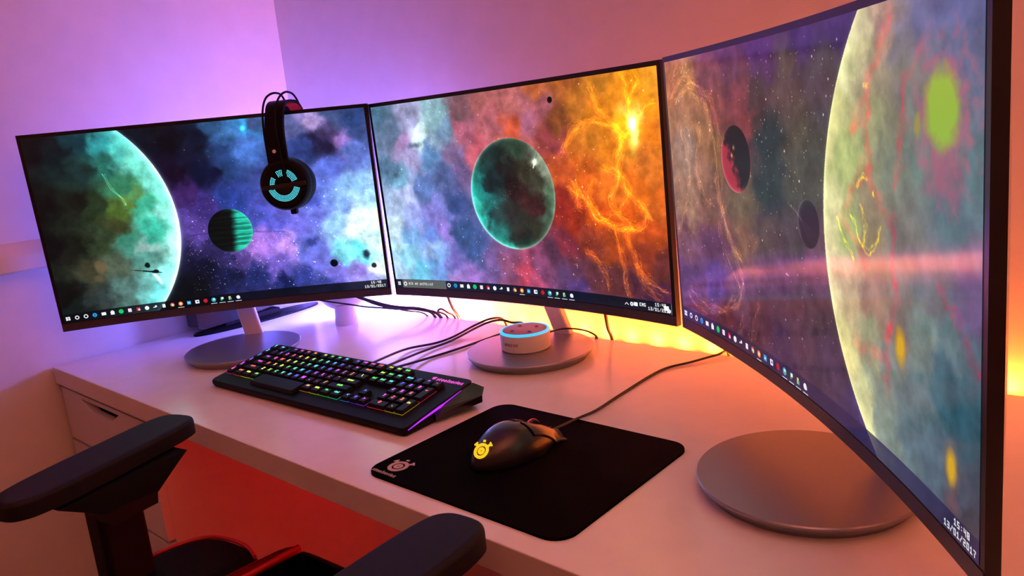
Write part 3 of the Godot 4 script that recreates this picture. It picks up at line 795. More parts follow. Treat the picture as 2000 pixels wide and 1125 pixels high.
func build_headset() -> void:
	var o := Vector3(0.147, 0.24, 0.035)
	var root := thing("headset", "black gaming headset with a glowing smiling ear cup hung over the left monitor", "headset", left_panel * Transform3D(Basis.IDENTITY, o))
	var lp := func(x: float, y: float, z: float) -> Vector3: return Vector3(x, y, z) - o
	var wd := Vector3(0.93, 0.0, 0.36)
	var strap := smooth_path([lp.call(0.1435, 0.27, 0.053), lp.call(0.1420, 0.331, 0.042), lp.call(0.145, 0.367, 0.030), lp.call(0.149, 0.3835, 0.016), lp.call(0.157, 0.386, -0.006), lp.call(0.166, 0.379, -0.026), lp.call(0.172, 0.345, -0.05), lp.call(0.176, 0.29, -0.07)], 6)
	var b := Builder.new()
	add_ribbon(b, strap, wd, 0.038, 0.005)
	part("headband", b.mesh(), mats.black_plastic, root)
	var inner := smooth_path([lp.call(0.153, 0.3805, 0.008), lp.call(0.161, 0.383, -0.008), lp.call(0.172, 0.3790, -0.024), lp.call(0.178, 0.355, -0.043)], 6)
	b = Builder.new()
	add_ribbon(b, inner, wd, 0.024, 0.006)
	part("band_lining", b.mesh(), mats.headset_red, root)
	part("wire", tube(smooth_path([lp.call(0.1255, 0.265, 0.055), lp.call(0.1235, 0.33, 0.046), lp.call(0.1255, 0.372, 0.036), lp.call(0.133, 0.396, 0.02), lp.call(0.148, 0.4025, 0.0), lp.call(0.1560, 0.389, -0.026), lp.call(0.162, 0.33, -0.056), lp.call(0.165, 0.27, -0.072)], 8), 0.0020, 8), mats.black_plastic, root)
	part("wire", tube(smooth_path([lp.call(0.1545, 0.25, 0.068), lp.call(0.149, 0.30, 0.058), lp.call(0.1465, 0.345, 0.046), lp.call(0.150, 0.378, 0.034), lp.call(0.158, 0.397, 0.018), lp.call(0.1695, 0.4025, 0.0), lp.call(0.1795, 0.388, -0.024), lp.call(0.187, 0.33, -0.056), lp.call(0.188, 0.27, -0.072)], 8), 0.0020, 8), mats.black_plastic, root)
	part("yoke", rbox(Vector3(0.036, 0.034, 0.007), 0.003, 2), mats.black_plastic, root, Transform3D(Basis(Vector3.UP, -0.15), lp.call(0.1435, 0.288, 0.0525)))
	part("bright_hole_disc", lathe([Vector2(0, 0), Vector2(0.0034, 0), Vector2(0.0034, 0.0008), Vector2(0.0028, 0.0014), Vector2(0, 0.0014)], 20), mats.white_plastic, root, Transform3D(Basis(Vector3.RIGHT, PI / 2), lp.call(0.138, 0.299, 0.0555)))  # white disc standing in for the bright screen seen through the band hole
	for side in [0, 1]:
		var cup := Node3D.new()
		cup.name = "ear_cup"
		root.add_child(cup, true)
		var ax := Vector3(-0.20, 0.05, 0.97).normalized() if side == 0 else Vector3(0.25, 0.0, -0.97).normalized()
		var x := Vector3.UP.cross(ax).normalized()
		cup.transform = Transform3D(Basis(x, ax, x.cross(ax)), lp.call(0.1535, 0.2365, 0.0275) if side == 0 else lp.call(0.185, 0.245, -0.082))
		part("shell", lathe([Vector2(0, 0), Vector2(0.046, 0), Vector2(0.0485, 0.003), Vector2(0.0485, 0.014), Vector2(0.0478, 0.017), Vector2(0.0485, 0.019), Vector2(0.0475, 0.030), Vector2(0.0445, 0.0345), Vector2(0.038, 0.0362), Vector2(0.036, 0.0355), Vector2(0, 0.0355)], 56, 0.85), mats.black_plastic, cup)
		part("ear_cushion", lathe([Vector2(0.02, -0.002), Vector2(0.024, -0.014), Vector2(0.034, -0.018), Vector2(0.044, -0.014), Vector2(0.046, -0.004), Vector2(0.044, 0.001)], 48, 0.3), mats.rubber, cup)
		if side == 1: continue
		part("microphone_stub", rbox(Vector3(0.012, 0.014, 0.012), 0.003, 2), mats.black_plastic, cup, Transform3D(Basis.IDENTITY, Vector3(0.006, 0.016, 0.0505)))
		part("cross_bar", rbox(Vector3(0.086, 0.003, 0.009), 0.001, 1), mats.black_gloss, cup, Transform3D(Basis(Vector3.UP, 0.06), Vector3(0, 0.0358, 0.002)))
		# lit perforations, joined by group: two eyes, a notch and the smile
		for g in [["eye_lights", 146.0, 182.0, 0.018, 0.027], ["notch_lights", 92.0, 116.0, 0.0165, 0.027], ["eye_lights", 18.0, 66.0, 0.018, 0.028], ["smile_lights", 198.0, 344.0, 0.0205, 0.031]]:
			b = Builder.new()
			var rr: float = g[3]
			while rr <= g[4] + 0.0001:
				var n := int(deg_to_rad(g[2] - g[1]) * rr / 0.0025)
				for i in n + 1:
					var a := deg_to_rad(lerpf(g[1], g[2], float(i) / maxf(n, 1)))
					add_lathe(b, Transform3D(Basis.IDENTITY, Vector3(rr * cos(a), 0.0355, -rr * sin(a))), [Vector2(0.00082, 0.0), Vector2(0.0007, 0.0004), Vector2(0, 0.0005)], 6)
				rr += 0.0024
			part(g[0], b.mesh(), mats.headset_glow, cup).set_meta("kind", "stuff")

# ------------------------------------------------------------------ keyboard
const KU := 0.01835
const KROW := 0.0174

func deck(d: float) -> float:
	return 0.012 + 0.022 * d / 0.136

func rainbow(x: float, row: int) -> Color:
	var hue := fposmod((120.0 + 34.0 * row + 37.0 * x / KU) / 360.0, 1.0)
	return Color.from_hsv(hue, 0.78, 1.0)

func build_keyboard() -> void:
	var k := thing("keyboard", "black gaming keyboard with rainbow lit keys lying in front of the monitors", "keyboard", at(0.4446, T, 0.4998, deg_to_rad(2.4)))
	var w := 0.4730
	var depth := 0.140
	# body: deck sloping down to the front, sides drawn in towards the foot
	var plan := round_rect(0, 0, w, depth, 0.010, 5)
	var b := Builder.new()
	var m := plan.size()
	var rows := []
	for l in [[0.003, -1.0], [0.0, 0.0], [0.0, 1.0], [0.0018, 2.0]]:
		var row := []
		for p in plan:
			var c := Vector2(clampf(p.x, 0.01, w - 0.01), clampf(p.y, 0.01, depth - 0.01))
			var out := (p - c).normalized()
			var q: Vector2 = p - out * l[0]
			var y := 0.0015 if l[1] < 0 else (0.006 if l[1] == 0.0 else (deck(p.y) - 0.0015 if l[1] == 1.0 else deck(q.y)))
			row.append(b.add(Vector3(q.x, y, -q.y), Vector3(out.x, 0.9 if l[1] > 1.5 else (0.2 if l[1] > 0 else -0.1), -out.y)))
		rows.append(row)
	for j in 3:
		for i in m: b.quad(rows[j][i], rows[j][(i + 1) % m], rows[j + 1][(i + 1) % m], rows[j + 1][i])
	var up := Vector3(0, 1, 0.16)
	for e in [[0, Vector3.DOWN], [3, up]]:
		var ring := []
		for i in m: ring.append(b.v[rows[e[0]][i]])
		b.face(ring, e[1])
	part("body", b.mesh(), mats.black_plastic, k)
	# side wings, wider towards the back, and the lit seam above each
	for s in [0, 1]:
		var x := w if s == 1 else 0.0
		var sg := 1.0 if s == 1 else -1.0
		var fn := Builder.new()
		var tp := [Vector3(x, deck(0.055) - 0.003, -0.055), Vector3(x, deck(depth) - 0.003, -depth + 0.004)]
		var ob := [Vector3(x + sg * 0.002, 0.004, -0.055), Vector3(x + sg * 0.026, 0.011, -depth + 0.016)]
		var ot := [Vector3(x + sg * 0.003, 0.011, -0.055), Vector3(x + sg * 0.025, 0.020, -depth + 0.014)]
		var rear := [Vector3(x, 0.004, -depth + 0.004), Vector3(x, deck(depth) - 0.003, -depth + 0.004), Vector3(x + sg * 0.018, deck(depth) - 0.008, -depth + 0.001), ot[1], ob[1]]
		fn.face([tp[0], tp[1], rear[2], ot[1], ot[0]], Vector3(sg * 0.5, 1, 0))
		fn.face([ot[0], ot[1], ob[1], ob[0]], Vector3(sg, -0.1, 0.1))
		fn.face(rear, Vector3(0, 0, -1))
		fn.face([ob[0], ob[1], Vector3(x, 0.004, -depth + 0.004), Vector3(x, 0.004, -0.055)], Vector3.DOWN)
		part("side_wing", fn.mesh(), mats.black_gloss, k)
		var seam := [Vector3(x + sg * 0.0008, deck(0.004) - 0.003, -0.006), Vector3(x + sg * 0.0014, deck(0.03) - 0.0022, -0.03), Vector3(x + sg * 0.0024, deck(0.066) - 0.0018, -0.066), Vector3(x + sg * 0.0022, deck(0.075) - 0.0014, -0.075), Vector3(x + sg * 0.001, deck(0.11) - 0.0012, -0.11)]
		part("glow_seam", tube(seam, [0.0006, 0.0012, 0.0019, 0.0009, 0.0004], 6), mats.keyboard_glow, k)
	# keys
	var x_main := 0.018 + KU * 0.7
	var layout := [
		[["Esc", 1.0], ["", -1.0], ["F1", 1.0], ["F2", 1.0], ["F3", 1.0], ["F4", 1.0], ["", -0.5], ["F5", 1.0], ["F6", 1.0], ["F7", 1.0], ["F8", 1.0], ["", -0.5], ["F9", 1.0], ["F10", 1.0], ["F11", 1.0], ["F12", 1.0], ["", -0.25], ["Prt", 1.0], ["Scr", 1.0], ["Brk", 1.0]],
		[["`", 1.0], ["1", 1.0], ["2", 1.0], ["3", 1.0], ["4", 1.0], ["5", 1.0], ["6", 1.0], ["7", 1.0], ["8", 1.0], ["9", 1.0], ["0", 1.0], ["-", 1.0], ["=", 1.0], ["Back", 2.0], ["", -0.25], ["Ins", 1.0], ["Hm", 1.0], ["PU", 1.0], ["", -0.25], ["Num", 1.0], ["/", 1.0], ["*", 1.0], ["-", 1.0]],
		[["Tab", 1.5], ["Q", 1.0], ["W", 1.0], ["E", 1.0], ["R", 1.0], ["T", 1.0], ["Y", 1.0], ["U", 1.0], ["I", 1.0], ["O", 1.0], ["P", 1.0], ["[", 1.0], ["]", 1.0], ["\\", 1.5], ["", -0.25], ["Del", 1.0], ["End", 1.0], ["PD", 1.0], ["", -0.25], ["7", 1.0], ["8", 1.0], ["9", 1.0], ["+", 1.0, 2.0]],
		[["Caps", 1.75], ["A", 1.0], ["S", 1.0], ["D", 1.0], ["F", 1.0], ["G", 1.0], ["H", 1.0], ["J", 1.0], ["K", 1.0], ["L", 1.0], [";", 1.0], ["'", 1.0], ["Enter", 2.25], ["", -3.5], ["4", 1.0], ["5", 1.0], ["6", 1.0]],
		[["Shift", 2.25], ["Z", 1.0], ["X", 1.0], ["C", 1.0], ["V", 1.0], ["B", 1.0], ["N", 1.0], ["M", 1.0], [",", 1.0], [".", 1.0], ["/", 1.0], ["Shift", 2.75], ["", -1.25], ["^", 1.0], ["", -1.25], ["1", 1.0], ["2", 1.0], ["3", 1.0], ["En", 1.0, 2.0]],
		[["Ctrl", 1.25], ["Win", 1.25], ["Alt", 1.25], ["", 6.25, 1.8], ["Alt", 1.25], ["Win", 1.25], ["Fn", 1.25], ["Ctrl", 1.25], ["", -0.25], ["<", 1.0], ["v", 1.0], [">", 1.0], ["", -0.25], ["0", 2.0], [".", 1.0]],
	]
	var meshes := {}
	var slope := Basis(Vector3.RIGHT, atan(0.022 / 0.136))
	for row in 6:
		var d := 0.121 - KROW * row
		var keys := [[0.018, 1.0, 1.0, "%d" % (row + 1)]]
		var x := x_main
		for e in layout[row]:
			var wu: float = e[1]
			if wu > 0.0: keys.append([x + wu * KU / 2, wu, e[2] if e.size() > 2 else 1.0, e[0]])
			x += absf(wu) * KU
		for q in keys:
			var id := "%.2f_%.1f" % [q[1], q[2]]
			if not meshes.has(id): meshes[id] = key_cap(q[1] * KU - 0.0022, KROW * q[2] - 0.0022)
			var dz: float = d - KROW * (q[2] - 1.0) / 2
			var key := part("key", meshes[id], mats.key_black, k, Transform3D(slope, Vector3(q[0], deck(dz) + 0.0008, -dz)))
			var col := rainbow(q[0], row)
			var ck := "key_light_%d" % int(round(col.h * 24.0))
			if not mats.has(ck): glow(ck, Color.from_hsv(round(col.h * 24.0) / 24.0, 0.66, 1.0), 1.7)
			if q[3] != "":
				var tm := words(q[3], 0.0066 if q[3].length() == 1 else 0.0040, 0.0002)
				var back := -0.0022 if q[2] == 1.0 else -0.006
				part("legend", tm, mats[ck], key, Transform3D(Basis(Vector3.RIGHT, -PI / 2), Vector3(0, 0.0057, back)))
			if (row == 5 or q[2] > 1.5 or (row == 0 and q[0] < 0.06)) and q[1] < 5.0:
				var rk := ck + "_rim"
				if not mats.has(rk): glow(rk, Color.from_hsv(round(col.h * 24.0) / 24.0, 0.75, 1.0), 0.3)
				part("backlight", plain_box(Vector3(0, 0.0003, 0), Vector3(q[1] * KU - 0.0016, 0.0004, KROW * q[2] - 0.0012)), mats[rk], key)
	# lettering at the top right
	var tl := words("steelseries", 0.0074, 0.0003)
	part("lettering", tl, mats.logo_glow, k, Transform3D(slope * Basis(Vector3.RIGHT, -PI / 2), Vector3(0.4405, deck(0.1245) + 0.0004, -0.1235)))
	part("emblem", emblem(0.0032, 0.0003), mats.logo_glow, k, Transform3D(slope * Basis(Vector3.RIGHT, -PI / 2), Vector3(0.4085, deck(0.1245) + 0.0003, -0.1245)))
	# leads out of the back
	var inv := k.transform.affine_inverse()
	for c in [
		[Vector3(0.662, 0.018, 0.352), Vector3(0.650, 0.016, 0.315), Vector3(0.612, 0.005, 0.214), Vector3(0.630, 0.003, 0.157), Vector3(0.636, 0.005, 0.114), Vector3(0.642, 0.014, 0.062), Vector3(0.661, 0.022, 0.034), Vector3(0.666, 0.012, 0.006), Vector3(0.666, -0.03, -0.010)],
		[Vector3(0.690, 0.018, 0.352), Vector3(0.682, 0.014, 0.308), Vector3(0.653, 0.005, 0.215), Vector3(0.650, 0.004, 0.137), Vector3(0.648, 0.010, 0.068), Vector3(0.664, 0.018, 0.045), Vector3(0.692, 0.024, 0.041), Vector3(0.709, 0.018, 0.03), Vector3(0.722, 0.010, 0.008), Vector3(0.722, -0.03, -0.010)],
		[Vector3(0.706, 0.018, 0.352), Vector3(0.699, 0.012, 0.305), Vector3(0.688, 0.003, 0.230), Vector3(0.698, 0.003, 0.164), Vector3(0.703, 0.003, 0.089), Vector3(0.708, 0.004, 0.040), Vector3(0.712, 0.004, 0.006), Vector3(0.712, -0.03, -0.010)],
	]:
		var pts := []
		for p in c: pts.append(inv * (p + Vector3(0, T, 0)))
		part("cable", tube(smooth_path(pts, 8), 0.0022, 8), mats.rubber, k)
		var dir: Vector3 = (pts[1] - pts[0]).normalized()
		part("plug", tube([pts[0] - dir * 0.006, pts[0] + dir * 0.006, pts[0] + dir * 0.02], [0.0038, 0.0036, 0.0022], 10), mats.rubber, k)

func key_cap(w: float, d: float) -> ArrayMesh:
	var b := Builder.new()
	var h := 0.0055
	var top := [Vector2(-w / 2 + 0.0016, -d / 2 + 0.0010), Vector2(w / 2 - 0.0016, d / 2 - 0.0022)]
	var lo := [Vector3(-w / 2, 0, -d / 2), Vector3(w / 2, 0, -d / 2), Vector3(w / 2, 0, d / 2), Vector3(-w / 2, 0, d / 2)]
	var e := 0.0007
	var mid := []
	var hi := []
	for c in [[0, 0], [1, 0], [1, 1], [0, 1]]:
		var p := Vector2(top[c[0]].x, top[c[1]].y)
		mid.append(Vector3(p.x, h - e, p.y))
		hi.append(Vector3(p.x + (e if c[0] == 0 else -e), h, p.y + (e if c[1] == 0 else -e)))
	var nn := [Vector3(0, 0.25, -1), Vector3(1, 0.3, 0), Vector3(0, 0.4, 1), Vector3(-1, 0.3, 0)]
	for i in 4:
		var j := (i + 1) % 4
		b.face([lo[i], lo[j], mid[j], mid[i]], nn[i])
		b.face([mid[i], mid[j], hi[j], hi[i]], nn[i] + Vector3(0, 1, 0))
	b.face(hi, Vector3.UP)
	return b.mesh()

# ------------------------------------------------------------------ mouse pad and mouse
func build_mouse_pad() -> void:
	var p := thing("mouse_pad", "black cloth mouse pad with rounded corners beside the keyboard", "mouse pad", at(1.095, T, 0.449))
	var flat := Basis(Vector3.RIGHT, -PI / 2)
	part("cloth", prism(round_rect(-0.1465, -0.1235, 0.1465, 0.1235, 0.024, 8), 0.0026, Transform3D(flat, Vector3.ZERO)), mats.pad_cloth, p)
	part("printed_emblem", emblem(0.0128, 0.0002), mats.pad_print, p, Transform3D(flat, Vector3(-0.1175, 0.0026, 0.0935)))
	part("printed_lettering", words("steelseries", 0.0058, 0.0002), mats.pad_print, p, Transform3D(flat, Vector3(-0.1195, 0.0027, 0.1135)))

func mouse_y(x: float, z: float) -> float:
	var w := 0.0345 - 0.0045 * smoothstep(0.0, -0.06, z) - 0.003 * smoothstep(0.02, 0.06, z)
	var q := minf(1.0, sqrt(pow(x / w, 2.0) + pow(z / 0.063, 2.0)))
	var h := lerpf(0.040, 0.021, smoothstep(0.01, -0.065, z))
	h = lerpf(h, 0.034, smoothstep(0.01, 0.06, z))
	return 0.004 + (h - 0.004) * pow(maxf(0.0, 1.0 - pow(q, 2.8)), 0.5)

func build_mouse() -> void:
	var m := thing("computer_mouse", "black computer mouse with a yellow glowing emblem on the black pad", "mouse", at(1.076, T + 0.0026, 0.446, deg_to_rad(-7)))
	var body := func(u: float, v: float) -> Vector3:
		var a := TAU * u
		var rr := 1.0 - pow(1.0 - v, 2.2)
		var z := 0.063 * rr * sin(a)
		var w := 0.0345 - 0.0045 * smoothstep(0.0, -0.06, z) - 0.003 * smoothstep(0.02, 0.06, z)
		var x := w * rr * cos(a)
		return Vector3(x, mouse_y(x, z), z)
	var b := Builder.new()
	add_grid(b, body, 64, 24, Vector3.ZERO, true)
	var ring := []
	for i in 64:
		var p: Vector3 = body.call(i / 64.0, 1.0)
		var q: Vector3 = body.call((i + 1) / 64.0, 1.0)
		b.face([p, q, Vector3(q.x * 0.94, 0.0, q.z * 0.95), Vector3(p.x * 0.94, 0.0, p.z * 0.95)], Vector3(p.x, -0.01, p.z))
		ring.append(Vector3(p.x * 0.94, 0.0, p.z * 0.95))
	b.face(ring, Vector3.DOWN)
	part("shell", b.mesh(), mats.mouse_shell, m)
	# two buttons as raised plates that jut out over the nose
	for s in [-1.0, 1.0]:
		var btn := func(u: float, v: float) -> Vector3:
			var z := lerpf(-0.008, -0.0655, v)
			var x: float = s * lerpf(0.0045, 0.0285 - 0.007 * v, u)
			var y := mouse_y(x * 0.93, maxf(z, -0.056)) + 0.0014 - 0.004 * smoothstep(-0.05, -0.066, z)
			return Vector3(x, y, z)
		var bb := Builder.new()
		add_grid(bb, btn, 8, 14, Vector3.UP)
		add_grid(bb, func(u: float, v: float) -> Vector3: return btn.call(u, v) - Vector3(0, 0.0016, 0), 8, 14, Vector3.DOWN)
		for i in 14:
			for e in [0.0, 1.0]:
				var a: Vector3 = btn.call(e, i / 14.0)
				var c: Vector3 = btn.call(e, (i + 1) / 14.0)
				bb.face([a, c, c - Vector3(0, 0.0016, 0), a - Vector3(0, 0.0016, 0)], Vector3(s if e > 0.5 else -s, 0.2, 0))
		for i in 8:
			for e in [0.0, 1.0]:
				var a: Vector3 = btn.call(i / 8.0, e)
				var c: Vector3 = btn.call((i + 1) / 8.0, e)
				bb.face([a, c, c - Vector3(0, 0.0016, 0), a - Vector3(0, 0.0016, 0)], Vector3(0, 0.2, 1.0 if e < 0.5 else -1.0))
		part("button", bb.mesh(), mats.mouse_shell, m)
	var wheel := part("scroll_wheel", lathe([Vector2(0, -0.0035), Vector2(0.0105, -0.0035), Vector2(0.0115, -0.002), Vector2(0.0115, 0.002), Vector2(0.0105, 0.0035), Vector2(0, 0.0035)], 28), mats.rubber, m, Transform3D(Basis(Vector3.BACK, PI / 2), Vector3(0, mouse_y(0, -0.030) - 0.0065, -0.030)))
	part("wheel_light", lathe([Vector2(0.0117, -0.0012), Vector2(0.0119, 0.0), Vector2(0.0117, 0.0012)], 28), mats.wheel_glow, wheel)
	for s in [0, 1]:
		part("side_button", rbox(Vector3(0.004, 0.005, 0.016), 0.0015, 1), mats.black_gloss, m, Transform3D(Basis(Vector3.UP, 0.05), Vector3(-0.0325, 0.022, -0.004 - 0.019 * s)))
	# emblem on the rear hump
	var ez := 0.052
	var ex := 0.0035
	var p0 := Vector3(ex, mouse_y(ex, ez), ez)
	var n := Vector3(mouse_y(ex - 0.004, ez) - mouse_y(ex + 0.004, ez), 0.008, mouse_y(ex, ez - 0.004) - mouse_y(ex, ez + 0.004)).normalized()
	var xr := Vector3.UP.cross(n).normalized()
	part("emblem", emblem(0.0095, 0.0008), mats.mouse_glow, m, Transform3D(Basis(xr, n.cross(xr), n), p0 + n * 0.0001))
	var inv := m.transform.affine_inverse()
	var pts := []
	for p in [Vector3(1.083, 0.012, 0.390), Vector3(1.084, 0.010, 0.374), Vector3(1.081, 0.005, 0.327), Vector3(1.083, 0.003, 0.290), Vector3(1.078, 0.002, 0.227), Vector3(1.075, 0.002, 0.111), Vector3(1.098, 0.003, 0.060), Vector3(1.120, 0.005, 0.017), Vector3(1.127, 0.003, -0.006), Vector3(1.127, -0.04, -0.011)]: pts.append(inv * (p + Vector3(0, T, 0)))
	part("cable", tube(smooth_path(pts, 8), 0.0019, 8), mats.rubber, m)

# ------------------------------------------------------------------ voice speaker
func build_speaker() -> void:
	var s := thing("smart_speaker", "round white voice speaker with a blue light ring on a monitor foot", "speaker", at(0.8335, T + 0.0155, 0.136))
	part("body", lathe([Vector2(0, 0), Vector2(0.0395, 0), Vector2(0.0415, 0.0012), Vector2(0.042, 0.003), Vector2(0.042, 0.0285), Vector2(0.0, 0.0285)], 72), mats.white_plastic, s)
	part("light_ring", lathe([Vector2(0.042, 0.0285), Vector2(0.0418, 0.0308), Vector2(0.0405, 0.0322), Vector2(0.0385, 0.0324), Vector2(0.0375, 0.0316), Vector2(0.0375, 0.029)], 72, 0.3), mats.ring_glow, s)
	part("top_plate", lathe([Vector2(0.0375, 0.0286), Vector2(0.0375, 0.0312), Vector2(0.0368, 0.0318), Vector2(0, 0.0318)], 64), mats.speaker_top, s)
	for k in 4:
		var a := TAU * k / 4 + 0.5
		part("button", lathe([Vector2(0.0036, 0.0), Vector2(0.0036, 0.0005), Vector2(0.0026, 0.0006), Vector2(0.0026, 0.0002)], 20), mats.speaker_print, s, at(0.022 * cos(a), 0.0317, 0.022 * sin(a)))
	for i in 6:
		var fa := deg_to_rad(-12.0 + 6.4 * i)
		part("lettering", words("amazon"[i], 0.0062, 0.0004), mats.speaker_print, s, Transform3D(Basis(Vector3.UP, fa), Vector3(sin(fa), 0, cos(fa)) * 0.0419 + Vector3(0, 0.015, 0)))
	var inv := s.transform.affine_inverse()
	var pts := []
	for p in [Vector3(0.834, 0.0245, 0.096), Vector3(0.834, 0.0245, 0.075), Vector3(0.846, 0.026, 0.052), Vector3(0.868, 0.027, 0.045), Vector3(0.891, 0.024, 0.040), Vector3(0.904, 0.016, 0.034), Vector3(0.898, 0.006, 0.022), Vector3(0.885, 0.003, 0.008), Vector3(0.878, -0.03, -0.009)]: pts.append(inv * (p + Vector3(0, T, 0)))
	part("cable", tube(smooth_path(pts, 8), 0.0015, 8), mats.rubber, s)
	part("plug", tube([pts[0], pts[0].lerp(pts[1], 0.9)], [0.0042, 0.0036], 10), mats.rubber, s)

# ------------------------------------------------------------------ loose cables behind the monitors
func cable(label: String, pts: Array, r: float) -> void:
	var c := thing("cable", label, "cable", at(pts[0].x, T, pts[0].z), "black cables behind the monitors")
	var rel := []
	for p in pts: rel.append(p - Vector3(pts[0].x, 0, pts[0].z))
	part("lead", tube(smooth_path(rel, 8), r, 8), mats.rubber, c)

func build_cables() -> void:
	cable("thick black cable sagging from the left monitor to the desk edge", [Vector3(0.356, 0.115, 0.152), Vector3(0.350, 0.078, 0.136), Vector3(0.366, 0.0635, 0.125), Vector3(0.388, 0.053, 0.110), Vector3(0.415, 0.0405, 0.090), Vector3(0.440, 0.033, 0.070), Vector3(0.460, 0.0285, 0.050), Vector3(0.478, 0.022, 0.035), Vector3(0.489, 0.006, 0.012), Vector3(0.490, -0.04, -0.010)], 0.0034)
	cable("second thick cable running beside the sagging one to the desk edge", [Vector3(0.366, 0.10, 0.140), Vector3(0.360, 0.068, 0.126), Vector3(0.374, 0.055, 0.114), Vector3(0.400, 0.042, 0.098), Vector3(0.425, 0.033, 0.078), Vector3(0.448, 0.028, 0.058), Vector3(0.466, 0.0225, 0.040), Vector3(0.474, 0.008, 0.016), Vector3(0.475, -0.04, -0.010)], 0.0030)
	cable("thin black cable stretched under the left monitor past the white lamp", [Vector3(0.255, 0.075, 0.172), Vector3(0.271, 0.064, 0.170), Vector3(0.296, 0.058, 0.165), Vector3(0.348, 0.049, 0.140), Vector3(0.378, 0.0395, 0.114), Vector3(0.409, 0.033, 0.088), Vector3(0.435, 0.022, 0.055), Vector3(0.447, 0.004, 0.012), Vector3(0.448, -0.04, -0.010)], 0.0018)
	cable("short cable looping in a small arch at the desk edge", [Vector3(0.502, -0.03, -0.011), Vector3(0.506, 0.006, 0.008), Vector3(0.511, 0.022, 0.034), Vector3(0.516, 0.027, 0.030), Vector3(0.520, 0.016, 0.016), Vector3(0.518, 0.000, -0.004), Vector3(0.518, -0.04, -0.011)], 0.0020)
	cable("cable hanging straight down from the middle monitor, on the left", [Vector3(0.560, 0.13, 0.058), Vector3(0.552, 0.085, 0.045), Vector3(0.547, 0.054, 0.035), Vector3(0.538, 0.028, 0.018), Vector3(0.530, 0.0, -0.004), Vector3(0.528, -0.04, -0.011)], 0.0027)
	cable("cable hanging straight down from the middle monitor, on the right", [Vector3(0.945, 0.13, 0.058), Vector3(0.932, 0.078, 0.042), Vector3(0.925, 0.052, 0.030), Vector3(0.917, 0.024, 0.014), Vector3(0.911, 0.0, -0.004), Vector3(0.909, -0.04, -0.011)], 0.0029)

# ------------------------------------------------------------------ what the screens show
const PW := 1152
const PH := 648
const GLYPHS := {"0": [7, 5, 5, 5, 7], "1": [2, 6, 2, 2, 7], "2": [7, 1, 7, 4, 7], "3": [7, 1, 7, 1, 7], "4": [5, 5, 7, 1, 1], "5": [7, 4, 7, 1, 7], "7": [7, 1, 2, 2, 2], "8": [7, 5, 7, 5, 7], "/": [1, 1, 2, 4, 4], ":": [0, 2, 0, 2, 0], "E": [7, 4, 6, 4, 7], "N": [5, 7, 7, 5, 5], "G": [7, 4, 5, 5, 7], "A": [2, 5, 7, 5, 5], "s": [3, 4, 2, 1, 6], "k": [4, 5, 6, 6, 5], "m": [0, 5, 7, 7, 5], "e": [2, 5, 7, 4, 3], "a": [0, 3, 5, 5, 3], "n": [0, 6, 5, 5, 5], "y": [5, 5, 3, 1, 6], "t": [2, 7, 2, 2, 3], "h": [4, 4, 6, 5, 5], "i": [2, 0, 2, 2, 2], "g": [3, 5, 3, 1, 6]}

class Canvas:
	var w: int
	var h: int
	var c: PackedFloat32Array
	func _init(w_: int, h_: int) -> void:
		w = w_
		h = h_
		c = PackedFloat32Array()
		c.resize(w * h * 3)
	func mix(x: int, y: int, r: float, g: float, b: float, a: float) -> void:
		if x < 0 or y < 0 or x >= w or y >= h or a <= 0.0: return
		var i := (y * w + x) * 3
		c[i] = lerpf(c[i], r, a)
		c[i + 1] = lerpf(c[i + 1], g, a)
		c[i + 2] = lerpf(c[i + 2], b, a)
	func plus(x: int, y: int, r: float, g: float, b: float) -> void:
		if x < 0 or y < 0 or x >= w or y >= h: return
		var i := (y * w + x) * 3
		c[i] += r
		c[i + 1] += g
		c[i + 2] += b
	# soft dot that adds light
	func dab(x: float, y: float, rad: float, col: Color, k: float) -> void:
		var n := int(ceil(rad * 2.2))
		for j in range(-n, n + 1):
			for i in range(-n, n + 1):
				var dx := floorf(x) + i - x
				var dy := floorf(y) + j - y
				var g := k * exp(-(dx * dx + dy * dy) / (rad * rad))
				if g > 0.004: plus(int(floorf(x)) + i, int(floorf(y)) + j, col.r * 255 * g, col.g * 255 * g, col.b * 255 * g)
	func rect(x0: float, y0: float, x1: float, y1: float, col: Color, a := 1.0) -> void:
		for y in range(int(round(y0)), int(round(y1))):
			for x in range(int(round(x0)), int(round(x1))): mix(x, y, col.r * 255, col.g * 255, col.b * 255, a)
	func disc(x0: float, y0: float, r0: float, r1: float, col: Color, a := 1.0) -> void:
		var n := int(ceil(r1)) + 1
		for j in range(-n, n + 1):
			for i in range(-n, n + 1):
				var d := sqrt(float(i * i + j * j))
				mix(int(x0) + i, int(y0) + j, col.r * 255, col.g * 255, col.b * 255, a * clampf(r1 - d + 0.5, 0, 1) * clampf(d - r0 + 0.5, 0, 1))
	func image() -> Image:
		var by := PackedByteArray()
		by.resize(w * h * 3)
		for i in c.size(): by[i] = clampi(int(c[i]), 0, 255)
		return Image.create_from_data(w, h, false, Image.FORMAT_RGB8, by)

func noise_bytes(freq: float, sd: int, octaves := 5, ridged := false) -> PackedByteArray:
	var f := FastNoiseLite.new()
	f.seed = sd
	f.noise_type = FastNoiseLite.TYPE_SIMPLEX_SMOOTH
	f.frequency = freq
	f.fractal_octaves = octaves
	f.fractal_gain = 0.55
	if ridged: f.fractal_type = FastNoiseLite.FRACTAL_RIDGED
	return f.get_image(PW, PH).get_data()

